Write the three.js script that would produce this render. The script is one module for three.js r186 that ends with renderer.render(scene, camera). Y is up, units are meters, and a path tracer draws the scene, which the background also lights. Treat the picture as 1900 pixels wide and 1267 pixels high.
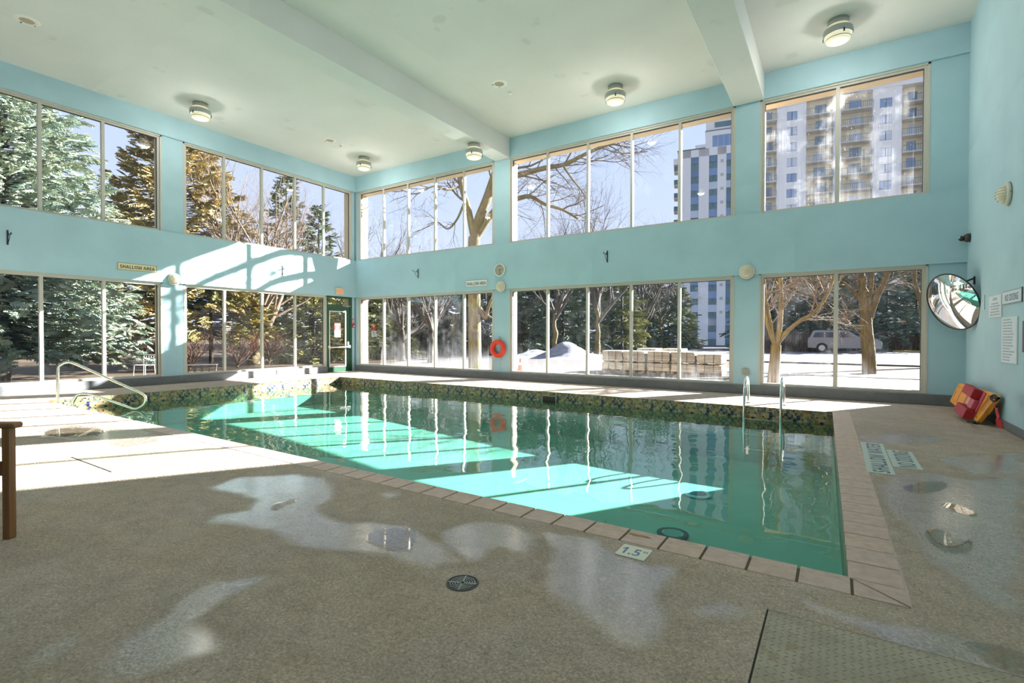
import * as THREE from 'three';
import { mergeGeometries } from 'three/addons/utils/BufferGeometryUtils.js';
import { RoundedBoxGeometry } from 'three/addons/geometries/RoundedBoxGeometry.js';

// ---------------------------------------------------------------- camera, sky, sun, exposure
// Corner of the glazed walls at the origin: x runs along the back wall, z along the wall with the door, y is up.
const scene = new THREE.Scene();
const FOCAL = 930.93, EYE = new THREE.Vector3(13.628, 1.2, 11.31), YAW = 0.5758, PITCH = -0.01219, ROLL = 0.00226;
const camera = new THREE.PerspectiveCamera(2 * Math.atan(633.5 / FOCAL) * 180 / Math.PI, 1900 / 1267, 0.05, 1200);
camera.position.copy(EYE);
camera.rotation.set(PITCH, YAW, ROLL, 'YXZ');
scene.add(camera);
const renderer = new THREE.WebGLRenderer();
renderer.toneMapping = THREE.LinearToneMapping;
renderer.toneMappingExposure = 1.46;
renderer.shadowMap.enabled = true;

const SUN_DIR = new THREE.Vector3(-0.625, -0.512, 1).normalize();
const sun = new THREE.DirectionalLight(new THREE.Color(1, 0.99, 0.98), 33);
sun.name = 'sun';
sun.target.position.set(7.5, 1, 5);
sun.position.copy(sun.target.position).addScaledVector(SUN_DIR, -60);
sun.castShadow = true;
sun.shadow.mapSize.set(4096, 4096);
Object.assign(sun.shadow.camera, { left: -25, right: 25, top: 20, bottom: -20, near: 1, far: 140 });
scene.add(sun, sun.target);

{ // clear winter sky: one smooth fade from zenith to horizon
  const W = 64, H = 256, a = new Float32Array(W * H * 4);
  const zen = [0.40, 0.58, 1.05], mid = [0.58, 0.72, 1.06], hor = [0.84, 0.90, 1.08], gnd = [0.24, 0.22, 0.2];
  for (let j = 0; j < H; j++) {
    const e = ((j + 0.5) / H - 0.5) * Math.PI, s = Math.sin(e);
    let c;
    if (s < 0) c = gnd;
    else if (s < 0.42) { const k = Math.pow(s / 0.42, 0.8); c = hor.map((v, i) => v + (mid[i] - v) * k); }
    else { const k = (s - 0.42) / 0.58; c = mid.map((v, i) => v + (zen[i] - v) * k); }
    for (let i = 0; i < W; i++) a.set([c[0], c[1], c[2], 1], (j * W + i) * 4);
  }
  const t = new THREE.DataTexture(a, W, H, THREE.RGBAFormat, THREE.FloatType);
  t.mapping = THREE.EquirectangularReflectionMapping; t.magFilter = t.minFilter = THREE.LinearFilter; t.needsUpdate = true;
  scene.background = t;
  scene.backgroundIntensity = 0.73;
}
const LAMP_POWER = 3.2;

// ---------------------------------------------------------------- helpers
const CEIL = 6.493, HEAD2 = 5.988, SILL2 = 3.692, HEAD1 = 2.459, KERB = 0.19, W = 15.46, D = 13.2;
const V = (x, y, z) => new THREE.Vector3(x, y, z);
function rngOf(seed) { let a = seed >>> 0; return () => { a = (a + 0x6D2B79F5) | 0; let t = Math.imul(a ^ (a >>> 15), 1 | a); t = (t + Math.imul(t ^ (t >>> 7), 61 | t)) ^ t; return ((t ^ (t >>> 14)) >>> 0) / 4294967296; }; }
const camRot = new THREE.Matrix4().makeRotationFromEuler(camera.rotation);
const rayDir = (u, v) => V((u - 950) / FOCAL, -(v - 633.5) / FOCAL, -1).applyMatrix4(camRot);
const onY = (u, v, y = 0) => { const d = rayDir(u, v); return EYE.clone().addScaledVector(d, (y - EYE.y) / d.y); };
const onZ = (u, v, z = 0) => { const d = rayDir(u, v); return EYE.clone().addScaledVector(d, (z - EYE.z) / d.z); };
const onX = (u, v, x = 0) => { const d = rayDir(u, v); return EYE.clone().addScaledVector(d, (x - EYE.x) / d.x); };
const atDepth = (u, v, dep) => EYE.clone().addScaledVector(rayDir(u, v), dep);

// tileable value noise
function noiseField(seed, n) {
  const r = rngOf(seed), g = new Float32Array(n * n); for (let i = 0; i < n * n; i++) g[i] = r();
  return (x, y) => {
    x = ((x % n) + n) % n; y = ((y % n) + n) % n;
    const xi = Math.floor(x), yi = Math.floor(y), fx = x - xi, fy = y - yi, sx = fx * fx * (3 - 2 * fx), sy = fy * fy * (3 - 2 * fy), x1 = (xi + 1) % n, y1 = (yi + 1) % n;
    const a = g[yi * n + xi], b = g[yi * n + x1], c = g[y1 * n + xi], d = g[y1 * n + x1];
    return (a + (b - a) * sx) * (1 - sy) + (c + (d - c) * sx) * sy;
  };
}
const N64 = noiseField(7, 64), N128 = noiseField(11, 128), N256 = noiseField(23, 256);
function fbm(x, y, oct = 4, f = N64) { let s = 0, a = 0.5, t = 0; for (let o = 0; o < oct; o++) { s += a * f(x, y); t += a; x *= 2; y *= 2; a *= 0.5; } return s / t; }
const clamp = (x, a = 0, b = 1) => Math.min(b, Math.max(a, x));
const smooth = (a, b, x) => { const t = clamp((x - a) / (b - a)); return t * t * (3 - 2 * t); };
function tex(w, h, fn, { srgb = false, rx = 1, ry = 1 } = {}) {
  const a = new Uint8Array(w * h * 4);
  for (let j = 0; j < h; j++) for (let i = 0; i < w; i++) { const c = fn((i + 0.5) / w, (j + 0.5) / h, i, j), o = (j * w + i) * 4; if (typeof c === 'number') { a[o] = a[o + 1] = a[o + 2] = clamp(c) * 255; } else { a[o] = clamp(c[0]) * 255; a[o + 1] = clamp(c[1]) * 255; a[o + 2] = clamp(c[2]) * 255; } a[o + 3] = 255; }
  const t = new THREE.DataTexture(a, w, h); t.wrapS = t.wrapT = THREE.RepeatWrapping; t.magFilter = THREE.LinearFilter; t.minFilter = THREE.LinearMipmapLinearFilter; t.generateMipmaps = true;
  if (srgb) t.colorSpace = THREE.SRGBColorSpace; t.repeat.set(rx, ry); t.needsUpdate = true; return t;
}
function canvasTex(w, h, draw) {
  const c = document.createElement('canvas'); c.width = w; c.height = h; const g = c.getContext('2d'); draw(g, w, h);
  const t = new THREE.CanvasTexture(c); t.colorSpace = THREE.SRGBColorSpace; t.magFilter = THREE.LinearFilter; return t;
}
const lin = (r, g, b) => new THREE.Color().setRGB(r, g, b);
const mat = (color, roughness = 0.7, extra = {}) => new THREE.MeshStandardMaterial({ color, roughness, metalness: 0, ...extra });
const phys = (color, roughness, extra = {}) => new THREE.MeshPhysicalMaterial({ color, roughness, metalness: 0, ...extra });

// geometry helpers; uv of boxes are in metres
function metricUV(g) {
  const p = g.attributes.position, n = g.attributes.normal, uv = new Float32Array(p.count * 2);
  for (let i = 0; i < p.count; i++) {
    const ax = Math.abs(n.getX(i)), ay = Math.abs(n.getY(i)), az = Math.abs(n.getZ(i));
    if (ay >= ax && ay >= az) { uv[2 * i] = p.getX(i); uv[2 * i + 1] = p.getZ(i); }
    else if (ax >= az) { uv[2 * i] = p.getZ(i); uv[2 * i + 1] = p.getY(i); }
    else { uv[2 * i] = p.getX(i); uv[2 * i + 1] = p.getY(i); }
  }
  g.setAttribute('uv', new THREE.BufferAttribute(uv, 2)); return g;
}
function bx(x0, x1, y0, y1, z0, z1) { const g = new THREE.BoxGeometry(Math.abs(x1 - x0), Math.abs(y1 - y0), Math.abs(z1 - z0)); g.translate((x0 + x1) / 2, (y0 + y1) / 2, (z0 + z1) / 2); return metricUV(g); }
function rbx(x0, x1, y0, y1, z0, z1, r = 0.01, s = 2) { const g = new RoundedBoxGeometry(Math.abs(x1 - x0), Math.abs(y1 - y0), Math.abs(z1 - z0), s, r); g.translate((x0 + x1) / 2, (y0 + y1) / 2, (z0 + z1) / 2); return metricUV(g); }
function merge(list) {
  const out = list.map((g) => { const q = g.index ? g.toNonIndexed() : g; for (const k of Object.keys(q.attributes)) if (!['position', 'normal', 'uv'].includes(k)) q.deleteAttribute(k); if (!q.attributes.uv) q.setAttribute('uv', new THREE.BufferAttribute(new Float32Array(q.attributes.position.count * 2), 2)); return q; });
  return out.length === 1 ? out[0] : mergeGeometries(out, false);
}
function tube(points, r, seg = 24, sides = 10, closed = false, tension = 0.5) { return new THREE.TubeGeometry(new THREE.CatmullRomCurve3(points.map((p) => p.isVector3 ? p : V(...p)), closed, 'catmullrom', tension), seg, r, sides, closed); }
function bar(a, b, r, sides = 10) { const A = a.isVector3 ? a : V(...a), B = b.isVector3 ? b : V(...b), d = B.clone().sub(A), g = new THREE.CylinderGeometry(r, r, d.length(), sides); g.applyQuaternion(new THREE.Quaternion().setFromUnitVectors(V(0, 1, 0), d.normalize())); g.translate((A.x + B.x) / 2, (A.y + B.y) / 2, (A.z + B.z) / 2); return g; }
function beamBox(a, b, w, h) { const A = a.isVector3 ? a : V(...a), B = b.isVector3 ? b : V(...b), d = B.clone().sub(A), g = new THREE.BoxGeometry(w, d.length(), h); g.applyQuaternion(new THREE.Quaternion().setFromUnitVectors(V(0, 1, 0), d.normalize())); g.translate((A.x + B.x) / 2, (A.y + B.y) / 2, (A.z + B.z) / 2); return g; }
const lathe = (pts, seg = 32) => new THREE.LatheGeometry(pts.map((p) => new THREE.Vector2(p[0], p[1])), seg);
const taken = new Map();
function numbered(name) { const n = taken.get(name) || 0; taken.set(name, n + 1); return n ? `${name}_${String(n).padStart(3, '0')}` : name; }
function mesh(name, geo, material, parent) { const m = new THREE.Mesh(Array.isArray(geo) ? merge(geo) : geo, material); m.name = parent ? name : numbered(name); (parent || scene).add(m); return m; }
function tag(o, label, category, group, kind) { Object.assign(o.userData, { label, category }); if (group) o.userData.group = group; if (kind) o.userData.kind = kind; return o; }
function thing(name, label, category, pos = [0, 0, 0], turn = 0, group, kind) { const o = new THREE.Group(); o.name = numbered(name); scene.add(o); o.position.set(...pos); o.rotation.y = turn; return tag(o, label, category, group, kind); }
const struct = (o, label, category) => tag(o, label, category, undefined, 'structure');
// ---------------------------------------------------------------- materials of the shell
const paintBump = tex(512, 512, (u, v) => fbm(u * 64, v * 64, 3, N64) * 0.7 + N256(u * 256, v * 256) * 0.3, { rx: 1 / 0.8, ry: 1 / 0.8 });
const paintTone = tex(512, 512, (u, v) => { const k = 0.93 + 0.07 * fbm(u * 8, v * 8, 4); return [k, k, k]; }, { srgb: true, rx: 1 / 4.3, ry: 1 / 4.3 });
const M = {};
M.aqua = mat(lin(0.41, 0.61, 0.685), 0.62, { map: paintTone, bumpMap: paintBump, bumpScale: 0.0012 });
const ceilTone = tex(1024, 1024, (u, v) => {
  let k = 0.95 + 0.05 * fbm(u * 8, v * 8, 5); const s = fbm(u * 16 + 5, v * 16, 4, N128); const d = smooth(0.70, 0.80, s) * 0.045 * smooth(0.4, 0.6, N64(u * 4, v * 4)); k -= d;
  return [k, k, k * 0.985];
}, { srgb: true, rx: 1 / 7.1, ry: 1 / 7.1 });
M.ceiling = mat(lin(0.72, 0.74, 0.73), 0.85, { map: ceilTone, bumpMap: paintBump, bumpScale: 0.001 });
M.beam = mat(lin(0.71, 0.74, 0.74), 0.8, { map: ceilTone, bumpMap: paintBump, bumpScale: 0.001 });
M.stucco = mat(lin(0.56, 0.43, 0.29), 0.9, { bumpMap: paintBump, bumpScale: 0.004 });
M.frame = mat(lin(0.52, 0.50, 0.44), 0.45);
M.frameDark = mat(lin(0.05, 0.05, 0.045), 0.6);
const kerbTone = tex(512, 128, (u, v) => { const k = 0.85 + 0.15 * fbm(u * 32, v * 8, 4); return [k, k, k]; }, { srgb: true, rx: 1 / 2.2, ry: 1 / 0.6 });
M.kerb = mat(lin(0.17, 0.18, 0.19), 0.55, { map: kerbTone });
M.steel = mat(lin(0.72, 0.68, 0.60), 0.22, { metalness: 1 });
M.chrome = mat(lin(0.80, 0.80, 0.79), 0.12, { metalness: 1 });
M.black = mat(lin(0.012, 0.012, 0.014), 0.5);
M.iron = mat(lin(0.015, 0.015, 0.018), 0.55);
M.white = mat(lin(0.78, 0.77, 0.72), 0.5);
M.cream = mat(lin(0.66, 0.62, 0.50), 0.45);
M.grey = mat(lin(0.30, 0.31, 0.31), 0.5);

// glass: red channel how clear, green channel how frosted by condensation, streaks and dried spots
function paneTex(seed, fogTop, fogAmount, spots, film) {
  const r = rngOf(seed), ox = r() * 60, oy = r() * 60, S = [];
  for (let i = 0; i < spots; i++) S.push([r(), r(), 0.0010 + 0.003 * r() * r(), 0.15 + 0.25 * r(), 1 + 2.5 * r()]);
  const w = 384, h = 640, rough = new Float32Array(w * h);
  for (let j = 0; j < h; j++) for (let i = 0; i < w; i++) {
    const u = i / w, v = j / h, edge = fogTop + 0.45 * (fbm(ox + u * 3, oy + v * 2, 4) - 0.5);
    const streak = 0.75 + 0.5 * (N128(ox + u * 60, oy + v * 2.2) - 0.5), lump = 0.6 + 0.8 * fbm(ox + u * 6 + 9, oy + v * 7, 4);
    const fog = smooth(edge + 0.10, edge - 0.22, v) * fogAmount * streak * lump;
    const dry = film * (0.55 + 0.9 * smooth(0.45, 0.8, fbm(ox + u * 5, oy + v * 9, 4, N128))) * (0.7 + 0.6 * N128(ox + u * 90, v * 3));
    rough[j * w + i] = Math.max(0.015, fog, dry);
  }
  for (const [su, sv, sr, k, st] of S) { const ci = su * w, cj = sv * h, R = sr * h; for (let j = Math.max(0, Math.floor(cj - R * st)); j < Math.min(h, cj + R * st); j++) for (let i = Math.max(0, Math.floor(ci - R)); i < Math.min(w, ci + R); i++) { const d = Math.hypot((i - ci) / R, (j - cj) / (R * st)); if (d < 1) rough[j * w + i] = Math.max(rough[j * w + i], k * (1 - d * d)); } }
  return tex(w, h, (u, v, i, j) => [1, rough[j * w + i], 0]);
}
function paneMat(seed, fogTop, fogAmount, spots = 0, film = 0.05) {
  const t = paneTex(seed, fogTop, fogAmount, spots, film); t.wrapS = t.wrapT = THREE.ClampToEdgeWrapping;
  return phys(lin(0.96, 0.98, 0.98), 1, { transmission: 1, thickness: 0, ior: 1.5, roughnessMap: t, specularIntensity: 1 });
}
const paneClear = [paneMat(101, -0.4, 0.3, 0, 0.035), paneMat(102, -0.4, 0.3, 0, 0.05)];
const paneFog = [paneMat(111, 0.26, 0.23, 0, 0.05), paneMat(112, 0.32, 0.22, 0, 0.06), paneMat(113, 0.22, 0.25, 0, 0.05)];
const paneFogHigh = [paneMat(121, 0.42, 0.24, 0, 0.08), paneMat(122, 0.46, 0.22, 0, 0.09)];
const paneSpotted = [paneMat(131, 0.07, 0.30, 460, 0.15), paneMat(132, 0.08, 0.30, 420, 0.12)];

// ---------------------------------------------------------------- walls
const FR = -0.16, OUT = -0.45;
const pilX = [[5.66, 6.16], [11.80, 12.27], [14.95, W]], pilZ = [[5.27, 5.74], [11.0, D]];
{
  const inner = [bx(-0.16, W, HEAD2, CEIL, FR, 0), bx(-0.16, W, HEAD1, SILL2, FR, 0)], outer = [bx(OUT, W + 0.2, HEAD2 - 0.06, CEIL + 0.5, OUT, FR), bx(OUT, W + 0.2, HEAD1 - 0.03, SILL2, OUT, FR), bx(OUT, W + 0.2, -0.4, KERB, OUT, FR)];
  for (const [a, b] of [...pilX, [-0.16, 0.10]]) { inner.push(bx(a, b, KERB, HEAD1, FR, -0.05), bx(a, b, SILL2, HEAD2, FR, -0.05)); outer.push(bx(a === -0.16 ? OUT : a, b + (b === W ? 0.2 : 0), KERB, HEAD1, OUT, FR), bx(a === -0.16 ? OUT : a, b + (b === W ? 0.2 : 0), SILL2, HEAD2, OUT, FR)); }
  struct(mesh('wall_back', inner, M.aqua), 'aqua painted wall with two tiers of windows, ring buoy and clock', 'wall');
  struct(mesh('wall_back_exterior', outer, M.stucco), 'beige stucco outer face of the wall with the clock', 'wall');
}
{
  const inner = [bx(FR, 0, HEAD2, CEIL, 0, D), bx(FR, 0, HEAD1, SILL2, 0, D)], outer = [bx(OUT, FR, HEAD2 + 0.12, CEIL + 0.5, FR, D), bx(OUT, FR, HEAD1 - 0.03, SILL2, FR, D), bx(OUT, FR, -0.4, KERB, 1.12, D)];
  for (const [a, b] of [...pilZ, [0.0, 0.10]]) { inner.push(bx(FR, -0.05, a === 0 ? 0 : KERB, HEAD1, a, b), bx(FR, -0.05, SILL2, HEAD2, a, b)); outer.push(bx(OUT, FR, KERB, HEAD1, a, b), bx(OUT, FR, SILL2, HEAD2, a, b)); }
  outer.push(bx(OUT, FR, -0.4, 0.01, 0, 1.12));
  struct(mesh('wall_left', inner, M.aqua), 'aqua painted wall with the green exit door and two tiers of windows', 'wall');
  struct(mesh('wall_left_exterior', outer, M.stucco), 'beige stucco outer face of the wall with the exit door', 'wall');
}
struct(mesh('wall_right', [bx(W, W + 0.2, -0.3, CEIL, FR, D)], M.aqua), 'plain aqua painted wall with pool rule signs', 'wall');
struct(mesh('wall_front', [bx(OUT, W + 0.2, -0.3, CEIL, D, D + 0.2)], M.aqua), 'plain aqua painted wall closing the hall', 'wall');
struct(mesh('ceiling', [bx(OUT, W + 0.2, CEIL, CEIL + 0.3, OUT, D + 0.2)], M.ceiling), 'off-white plaster ceiling with faint stains', 'ceiling');
struct(mesh('ceiling_beam', [rbx(5.71, 6.19, 5.97, CEIL + 0.05, -0.04, D, 0.012)], M.beam), 'off-white ceiling beam carrying a jar lamp, meeting the wall above the clock', 'beam');
struct(mesh('ceiling_beam', [rbx(11.76, 12.34, 5.985, CEIL + 0.05, -0.04, D, 0.012)], M.beam), 'off-white ceiling beam between the wide window and the two-pane window', 'beam');
struct(mesh('baseboard_back', [rbx(0.0, W, 0, KERB, FR, 0.02, 0.012)], M.kerb), 'dark grey kerb below the windows of the clock wall', 'kerb');
struct(mesh('baseboard_left', [rbx(FR, 0.02, 0, KERB, 1.12, D, 0.012)], M.kerb), 'grey kerb below the windows beside the exit door', 'kerb');
struct(mesh('baseboard_right', [rbx(W - 0.018, W, 0, 0.11, 0.02, D, 0.006)], M.kerb), 'low grey skirting along the wall with the rule signs', 'baseboard');

// ---------------------------------------------------------------- windows: frame, mullions, panes
let windowCount = 0;
function windowGroup(axis, a, b, y0, y1, mull, panes, label) {
  const w = new THREE.Group(); w.name = `window_${++windowCount}`; scene.add(w); struct(w, label, 'window');
  const J = 0.085, z0 = -0.155, z1 = -0.075, B = (s0, s1, yy0, yy1, d0 = z0, d1 = z1) => axis === 'x' ? bx(s0, s1, yy0, yy1, d0, d1) : bx(d0, d1, yy0, yy1, s0, s1);
  mesh('frame', [B(a, a + J, y0, y1), B(b - J, b, y0, y1), B(a + J, b - J, y1 - 0.075, y1), B(a + J, b - J, y0, y0 + 0.05), B(a, b, y1 - 0.035, y1, z1, z1 + 0.03), B(a, a + 0.035, y0, y1, z1, z1 + 0.03), B(b - 0.035, b, y0, y1, z1, z1 + 0.03)], M.frame, w);
  mesh('gasket', [B(a + J, a + J + 0.008, y0 + 0.05, y1 - 0.075, -0.135, -0.095), B(b - J - 0.008, b - J, y0 + 0.05, y1 - 0.075, -0.135, -0.095), B(a + J, b - J, y1 - 0.087, y1 - 0.075, -0.135, -0.095)], M.frameDark, w);
  for (const s of mull) mesh('mullion', [B(s - 0.029, s + 0.029, y0 + 0.05, y1 - 0.075), B(s - 0.036, s - 0.029, y0 + 0.05, y1 - 0.08, -0.135, -0.1), B(s + 0.029, s + 0.036, y0 + 0.05, y1 - 0.08, -0.135, -0.1)], M.frame, w);
  const e = [a + J, ...mull, b - J];
  for (let i = 0; i + 1 < e.length; i++) {
    const p0 = e[i] + (i ? 0.029 : 0), p1 = e[i + 1] - (i + 2 < e.length ? 0.029 : 0), g = new THREE.PlaneGeometry(p1 - p0, y1 - y0 - 0.125);
    if (axis === 'z') g.rotateY(Math.PI / 2);
    g.translate(axis === 'x' ? (p0 + p1) / 2 : -0.115, (y0 + 0.05 + y1 - 0.075) / 2, axis === 'x' ? -0.115 : (p0 + p1) / 2);
    mesh('pane', g, panes[i % panes.length], w);
  }
}
const mx1 = [1.255, 2.348, 3.462, 4.566], mx2 = [7.314, 8.440, 9.554, 10.660], mx3 = [13.594];
windowGroup('x', 0.10, 5.66, SILL2, HEAD2, mx1, paneClear, 'five-pane upper window above the wall clock with the big tree fork outside');
windowGroup('x', 6.16, 11.80, SILL2, HEAD2, mx2, paneClear, 'five-pane upper window showing bare branches and the tower corner');
windowGroup('x', 12.27, 14.95, SILL2, HEAD2, mx3, paneSpotted, 'two-pane upper window with dried white spots in front of the tower balconies');
windowGroup('x', 0.10, 5.66, KERB, HEAD1, mx1, [paneFogHigh[0], paneFogHigh[1], paneFogHigh[0], paneFogHigh[1], paneFog[1]], 'five-pane fogged lower window between the door corner and the ring buoy');
windowGroup('x', 6.16, 11.80, KERB, HEAD1, mx2, [paneFog[0], paneFog[2], paneFog[1], paneFog[0], paneFog[2]], 'five-pane lower window beside the ring buoy with stone pallets outside');
windowGroup('x', 12.27, 14.95, KERB, HEAD1, mx3, [paneFog[1], paneFog[0]], 'two-pane lower window beside the round mirror');
const mzA = [1.17, 2.18, 3.21, 4.255], mzB = [6.876, 7.928, 8.98, 10.03];
windowGroup('z', 0.10, 5.27, SILL2, HEAD2, mzA, [paneClear[0], paneClear[1], paneClear[0], paneClear[1]], 'five-pane upper window above the green exit door');
windowGroup('z', 5.74, 11.0, SILL2, HEAD2, mzB, paneClear, 'upper window facing the blue spruce above the pool handrail');
windowGroup('z', 1.11, 5.27, KERB, HEAD1, mzA.slice(1), [paneFogHigh[1], paneFogHigh[0], paneFog[1], paneFog[2]], 'four-pane lower window beside the green exit door');
windowGroup('z', 5.74, 11.0, KERB, HEAD1, mzB, [paneFog[2], paneFog[0], paneFog[1]], 'lower window behind the pool handrail');

// ---------------------------------------------------------------- exit door
{
  const d = new THREE.Group(); d.name = 'door_1'; scene.add(d); struct(d, 'dark green glazed exit door with white push bar and red notice', 'door');
  const green = mat(lin(0.012, 0.075, 0.035), 0.4), x0 = -0.15, x1 = -0.055;
  mesh('door_frame', [bx(x0, x1, 0, 2.45, 1.055, 1.11), bx(x0, x1, 0, 2.45, 0.10, 0.175), bx(x0, x1, 2.40, 2.45, 0.175, 1.055), bx(x0, x1, 2.13, 2.19, 0.175, 1.055)], green, d);
  const leaf = mesh('door_leaf', [bx(-0.13, -0.075, 0.01, 2.12, 0.99, 1.05), bx(-0.13, -0.075, 0.01, 2.12, 0.18, 0.34), bx(-0.13, -0.075, 1.98, 2.12, 0.34, 0.99), bx(-0.13, -0.075, 0.01, 0.16, 0.34, 0.99)], green, d);
  mesh('glazing_bead', [bx(-0.075, -0.062, 0.16, 1.98, 0.965, 0.99), bx(-0.075, -0.062, 0.16, 1.98, 0.34, 0.365), bx(-0.075, -0.062, 1.955, 1.98, 0.365, 0.965), bx(-0.075, -0.062, 0.16, 0.185, 0.365, 0.965)], M.white, leaf);
  let g = new THREE.PlaneGeometry(0.65, 1.82); g.rotateY(Math.PI / 2); g.translate(-0.10, 1.07, 0.665); mesh('pane', g, paneFog[1], leaf);
  g = new THREE.PlaneGeometry(0.88, 0.21); g.rotateY(Math.PI / 2); g.translate(-0.10, 2.295, 0.615); mesh('transom_pane', g, paneClear[0], d);
  const pb = mesh('push_bar', [bar([0.0, 0.80, 0.22], [0.0, 0.80, 1.03], 0.018)], M.white, d);
  mesh('bar_arm', [rbx(-0.075, 0.015, 0.77, 0.86, 0.21, 0.25, 0.008), rbx(-0.075, 0.015, 0.77, 0.86, 1.0, 1.04, 0.008), rbx(-0.075, -0.03, 0.83, 0.98, 0.225, 0.285, 0.01)], M.white, pb);
  mesh('door_closer', [rbx(-0.075, -0.02, 2.145, 2.185, 0.2, 0.5, 0.006), bar([-0.03, 2.16, 0.5], [0.03, 2.13, 0.3], 0.008)], M.grey, d);
  const note = canvasTex(160, 300, (c, w, h) => {
    c.fillStyle = '#f0efe9'; c.fillRect(0, 0, w, h); c.fillStyle = '#b3121e'; c.fillRect(0, 0, w, 150); c.fillStyle = '#f6e9d8'; c.font = 'bold 27px sans-serif'; c.textAlign = 'center';
    c.fillText('EMERGENCY', w / 2, 44, 148); c.fillText('EXIT', w / 2, 88); c.fillText('ONLY', w / 2, 130); c.fillStyle = '#51555a'; for (const [y, l] of [[178, 110], [200, 80], [228, 96], [250, 70]]) c.fillRect((w - l) / 2, y, l, 6);
  });
  g = new THREE.PlaneGeometry(0.235, 0.46); g.rotateY(Math.PI / 2); g.translate(-0.088, 1.36, 0.655); mesh('notice', g, mat(0xffffff, 0.6, { map: note, side: THREE.DoubleSide }), leaf).userData.label = 'red and white paper exit notice';
}

// ---------------------------------------------------------------- deck, coping and pool
const PX0 = 1.65, PX1 = 13.69, PZ0 = 1.93, PZ1 = 8.32, COPZ = 8.512, COPX = 13.915, WATER = -0.195;
// the narrow end edge runs slightly oblique
const SKEW = 0.018, skewX = (z) => -SKEW * Math.max(0, PZ1 - z);
const skew = (g) => { const p = g.attributes.position; for (let i = 0; i < p.count; i++) p.setX(i, p.getX(i) + skewX(p.getZ(i))); return g; };
const wetPolys = [
  [[380, 905], [440, 885], [545, 880], [600, 888], [628, 905], [615, 925], [585, 940], [600, 955], [680, 968], [760, 972], [800, 996], [830, 1010], [850, 1040], [800, 1056], [720, 1030], [640, 1022], [560, 1018], [500, 990], [440, 975], [380, 970], [400, 955], [455, 945], [470, 925], [420, 915]],
  [[800, 985], [900, 965], [965, 975], [1000, 995], [985, 1035], [930, 1020], [880, 1040], [830, 1020]],
  [[1000, 985], [1060, 990], [1110, 1000], [1130, 1020], [1200, 1045], [1262, 1050], [1250, 1080], [1230, 1110], [1245, 1150], [1230, 1190], [1180, 1200], [1100, 1170], [1060, 1140], [1020, 1090], [1010, 1050], [1030, 1020]],
  [[180, 1240], [230, 1190], [320, 1140], [335, 1110], [390, 1072], [500, 1063], [505, 1080], [430, 1108], [360, 1150], [412, 1200], [330, 1240], [250, 1266], [190, 1264]],
  [[10, 1240], [60, 1200], [140, 1165], [152, 1185], [90, 1230], [40, 1262]],
  [[1650, 880], [1720, 876], [1800, 890], [1898, 880], [1898, 1160], [1800, 1100], [1740, 1060], [1700, 1020], [1655, 950], [1630, 905]],
  [[1480, 1106], [1560, 1134], [1680, 1160], [1760, 1175], [1898, 1226], [1898, 1264], [1800, 1244], [1700, 1214], [1600, 1172], [1490, 1122]],
  [[1590, 808], [1680, 804], [1760, 814], [1700, 826], [1600, 822]], [[1740, 848], [1898, 838], [1898, 880], [1800, 882]],
  [[60, 800], [130, 788], [220, 793], [290, 800], [260, 814], [150, 818], [80, 812]], [[200, 800], [290, 806], [300, 818], [220, 832], [190, 820]],
  [[1260, 1130], [1340, 1108], [1405, 1130], [1390, 1152], [1300, 1152]], [[700, 915], [740, 912], [750, 922], [715, 926]],
].map((p) => p.map(([u, v]) => { const q = onY(u, v); return [q.x, q.z]; }));
const polyBox = wetPolys.map((p) => [Math.min(...p.map((q) => q[0])), Math.max(...p.map((q) => q[0])), Math.min(...p.map((q) => q[1])), Math.max(...p.map((q) => q[1]))]);
function polyDist(p, x, z) { // signed: positive inside
  let inside = false, best = 1e9;
  for (let i = 0, j = p.length - 1; i < p.length; j = i++) {
    const [ax, az] = p[j], [bx_, bz] = p[i]; if ((az > z) !== (bz > z) && x < (bx_ - ax) * (z - az) / (bz - az) + ax) inside = !inside;
    const dx = bx_ - ax, dz = bz - az, t = clamp(((x - ax) * dx + (z - az) * dz) / (dx * dx + dz * dz)); best = Math.min(best, Math.hypot(x - ax - dx * t, z - az - dz * t));
  }
  return inside ? best : -best;
}
function wetAt(x, z) {
  let w = 0; const n = 0.16 * (fbm(x * 4, z * 4, 4, N128) - 0.5);
  for (let k = 0; k < wetPolys.length; k++) { const b = polyBox[k]; if (x < b[0] - 0.15 || x > b[1] + 0.15 || z < b[2] - 0.15 || z > b[3] + 0.15) continue; w = Math.max(w, smooth(-0.03, 0.07, polyDist(wetPolys[k], x, z) + n * 0.7)); }
  return w;
}
const DX = 15.9, DZ = 13.4;
const deckWet = tex(1590, 1340, (u, v) => wetAt(u * DX - 0.2, v * DZ) * (0.65 + 0.35 * fbm(u * 140, v * 120, 3, N128)), { rx: 1 / DX, ry: 1 / DZ }); deckWet.offset.set(0.2 / DX, 0);
const deckRough = tex(1590, 1340, (u, v) => {
  const x = u * DX - 0.2, z = v * DZ, w = wetAt(x, z), damp = smooth(0.55, 0.72, fbm(x * 1.6, z * 1.6, 4, N128)) * 0.12;
  return [0, 0.78 - damp - w * (0.62 - 0.14 * fbm(x * 9, z * 9, 3, N128)), 0];
}, { rx: 1 / DX, ry: 1 / DZ }); deckRough.offset.set(0.2 / DX, 0);
const grain = tex(1024, 1024, (u, v) => { const a = N256(u * 256, v * 256), b = N128(u * 128, v * 128), c = fbm(u * 64, v * 64, 2, N64); return 0.35 * a + 0.4 * b + 0.25 * c; }, { rx: 1 / 1.9, ry: 1 / 1.9 });
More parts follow.
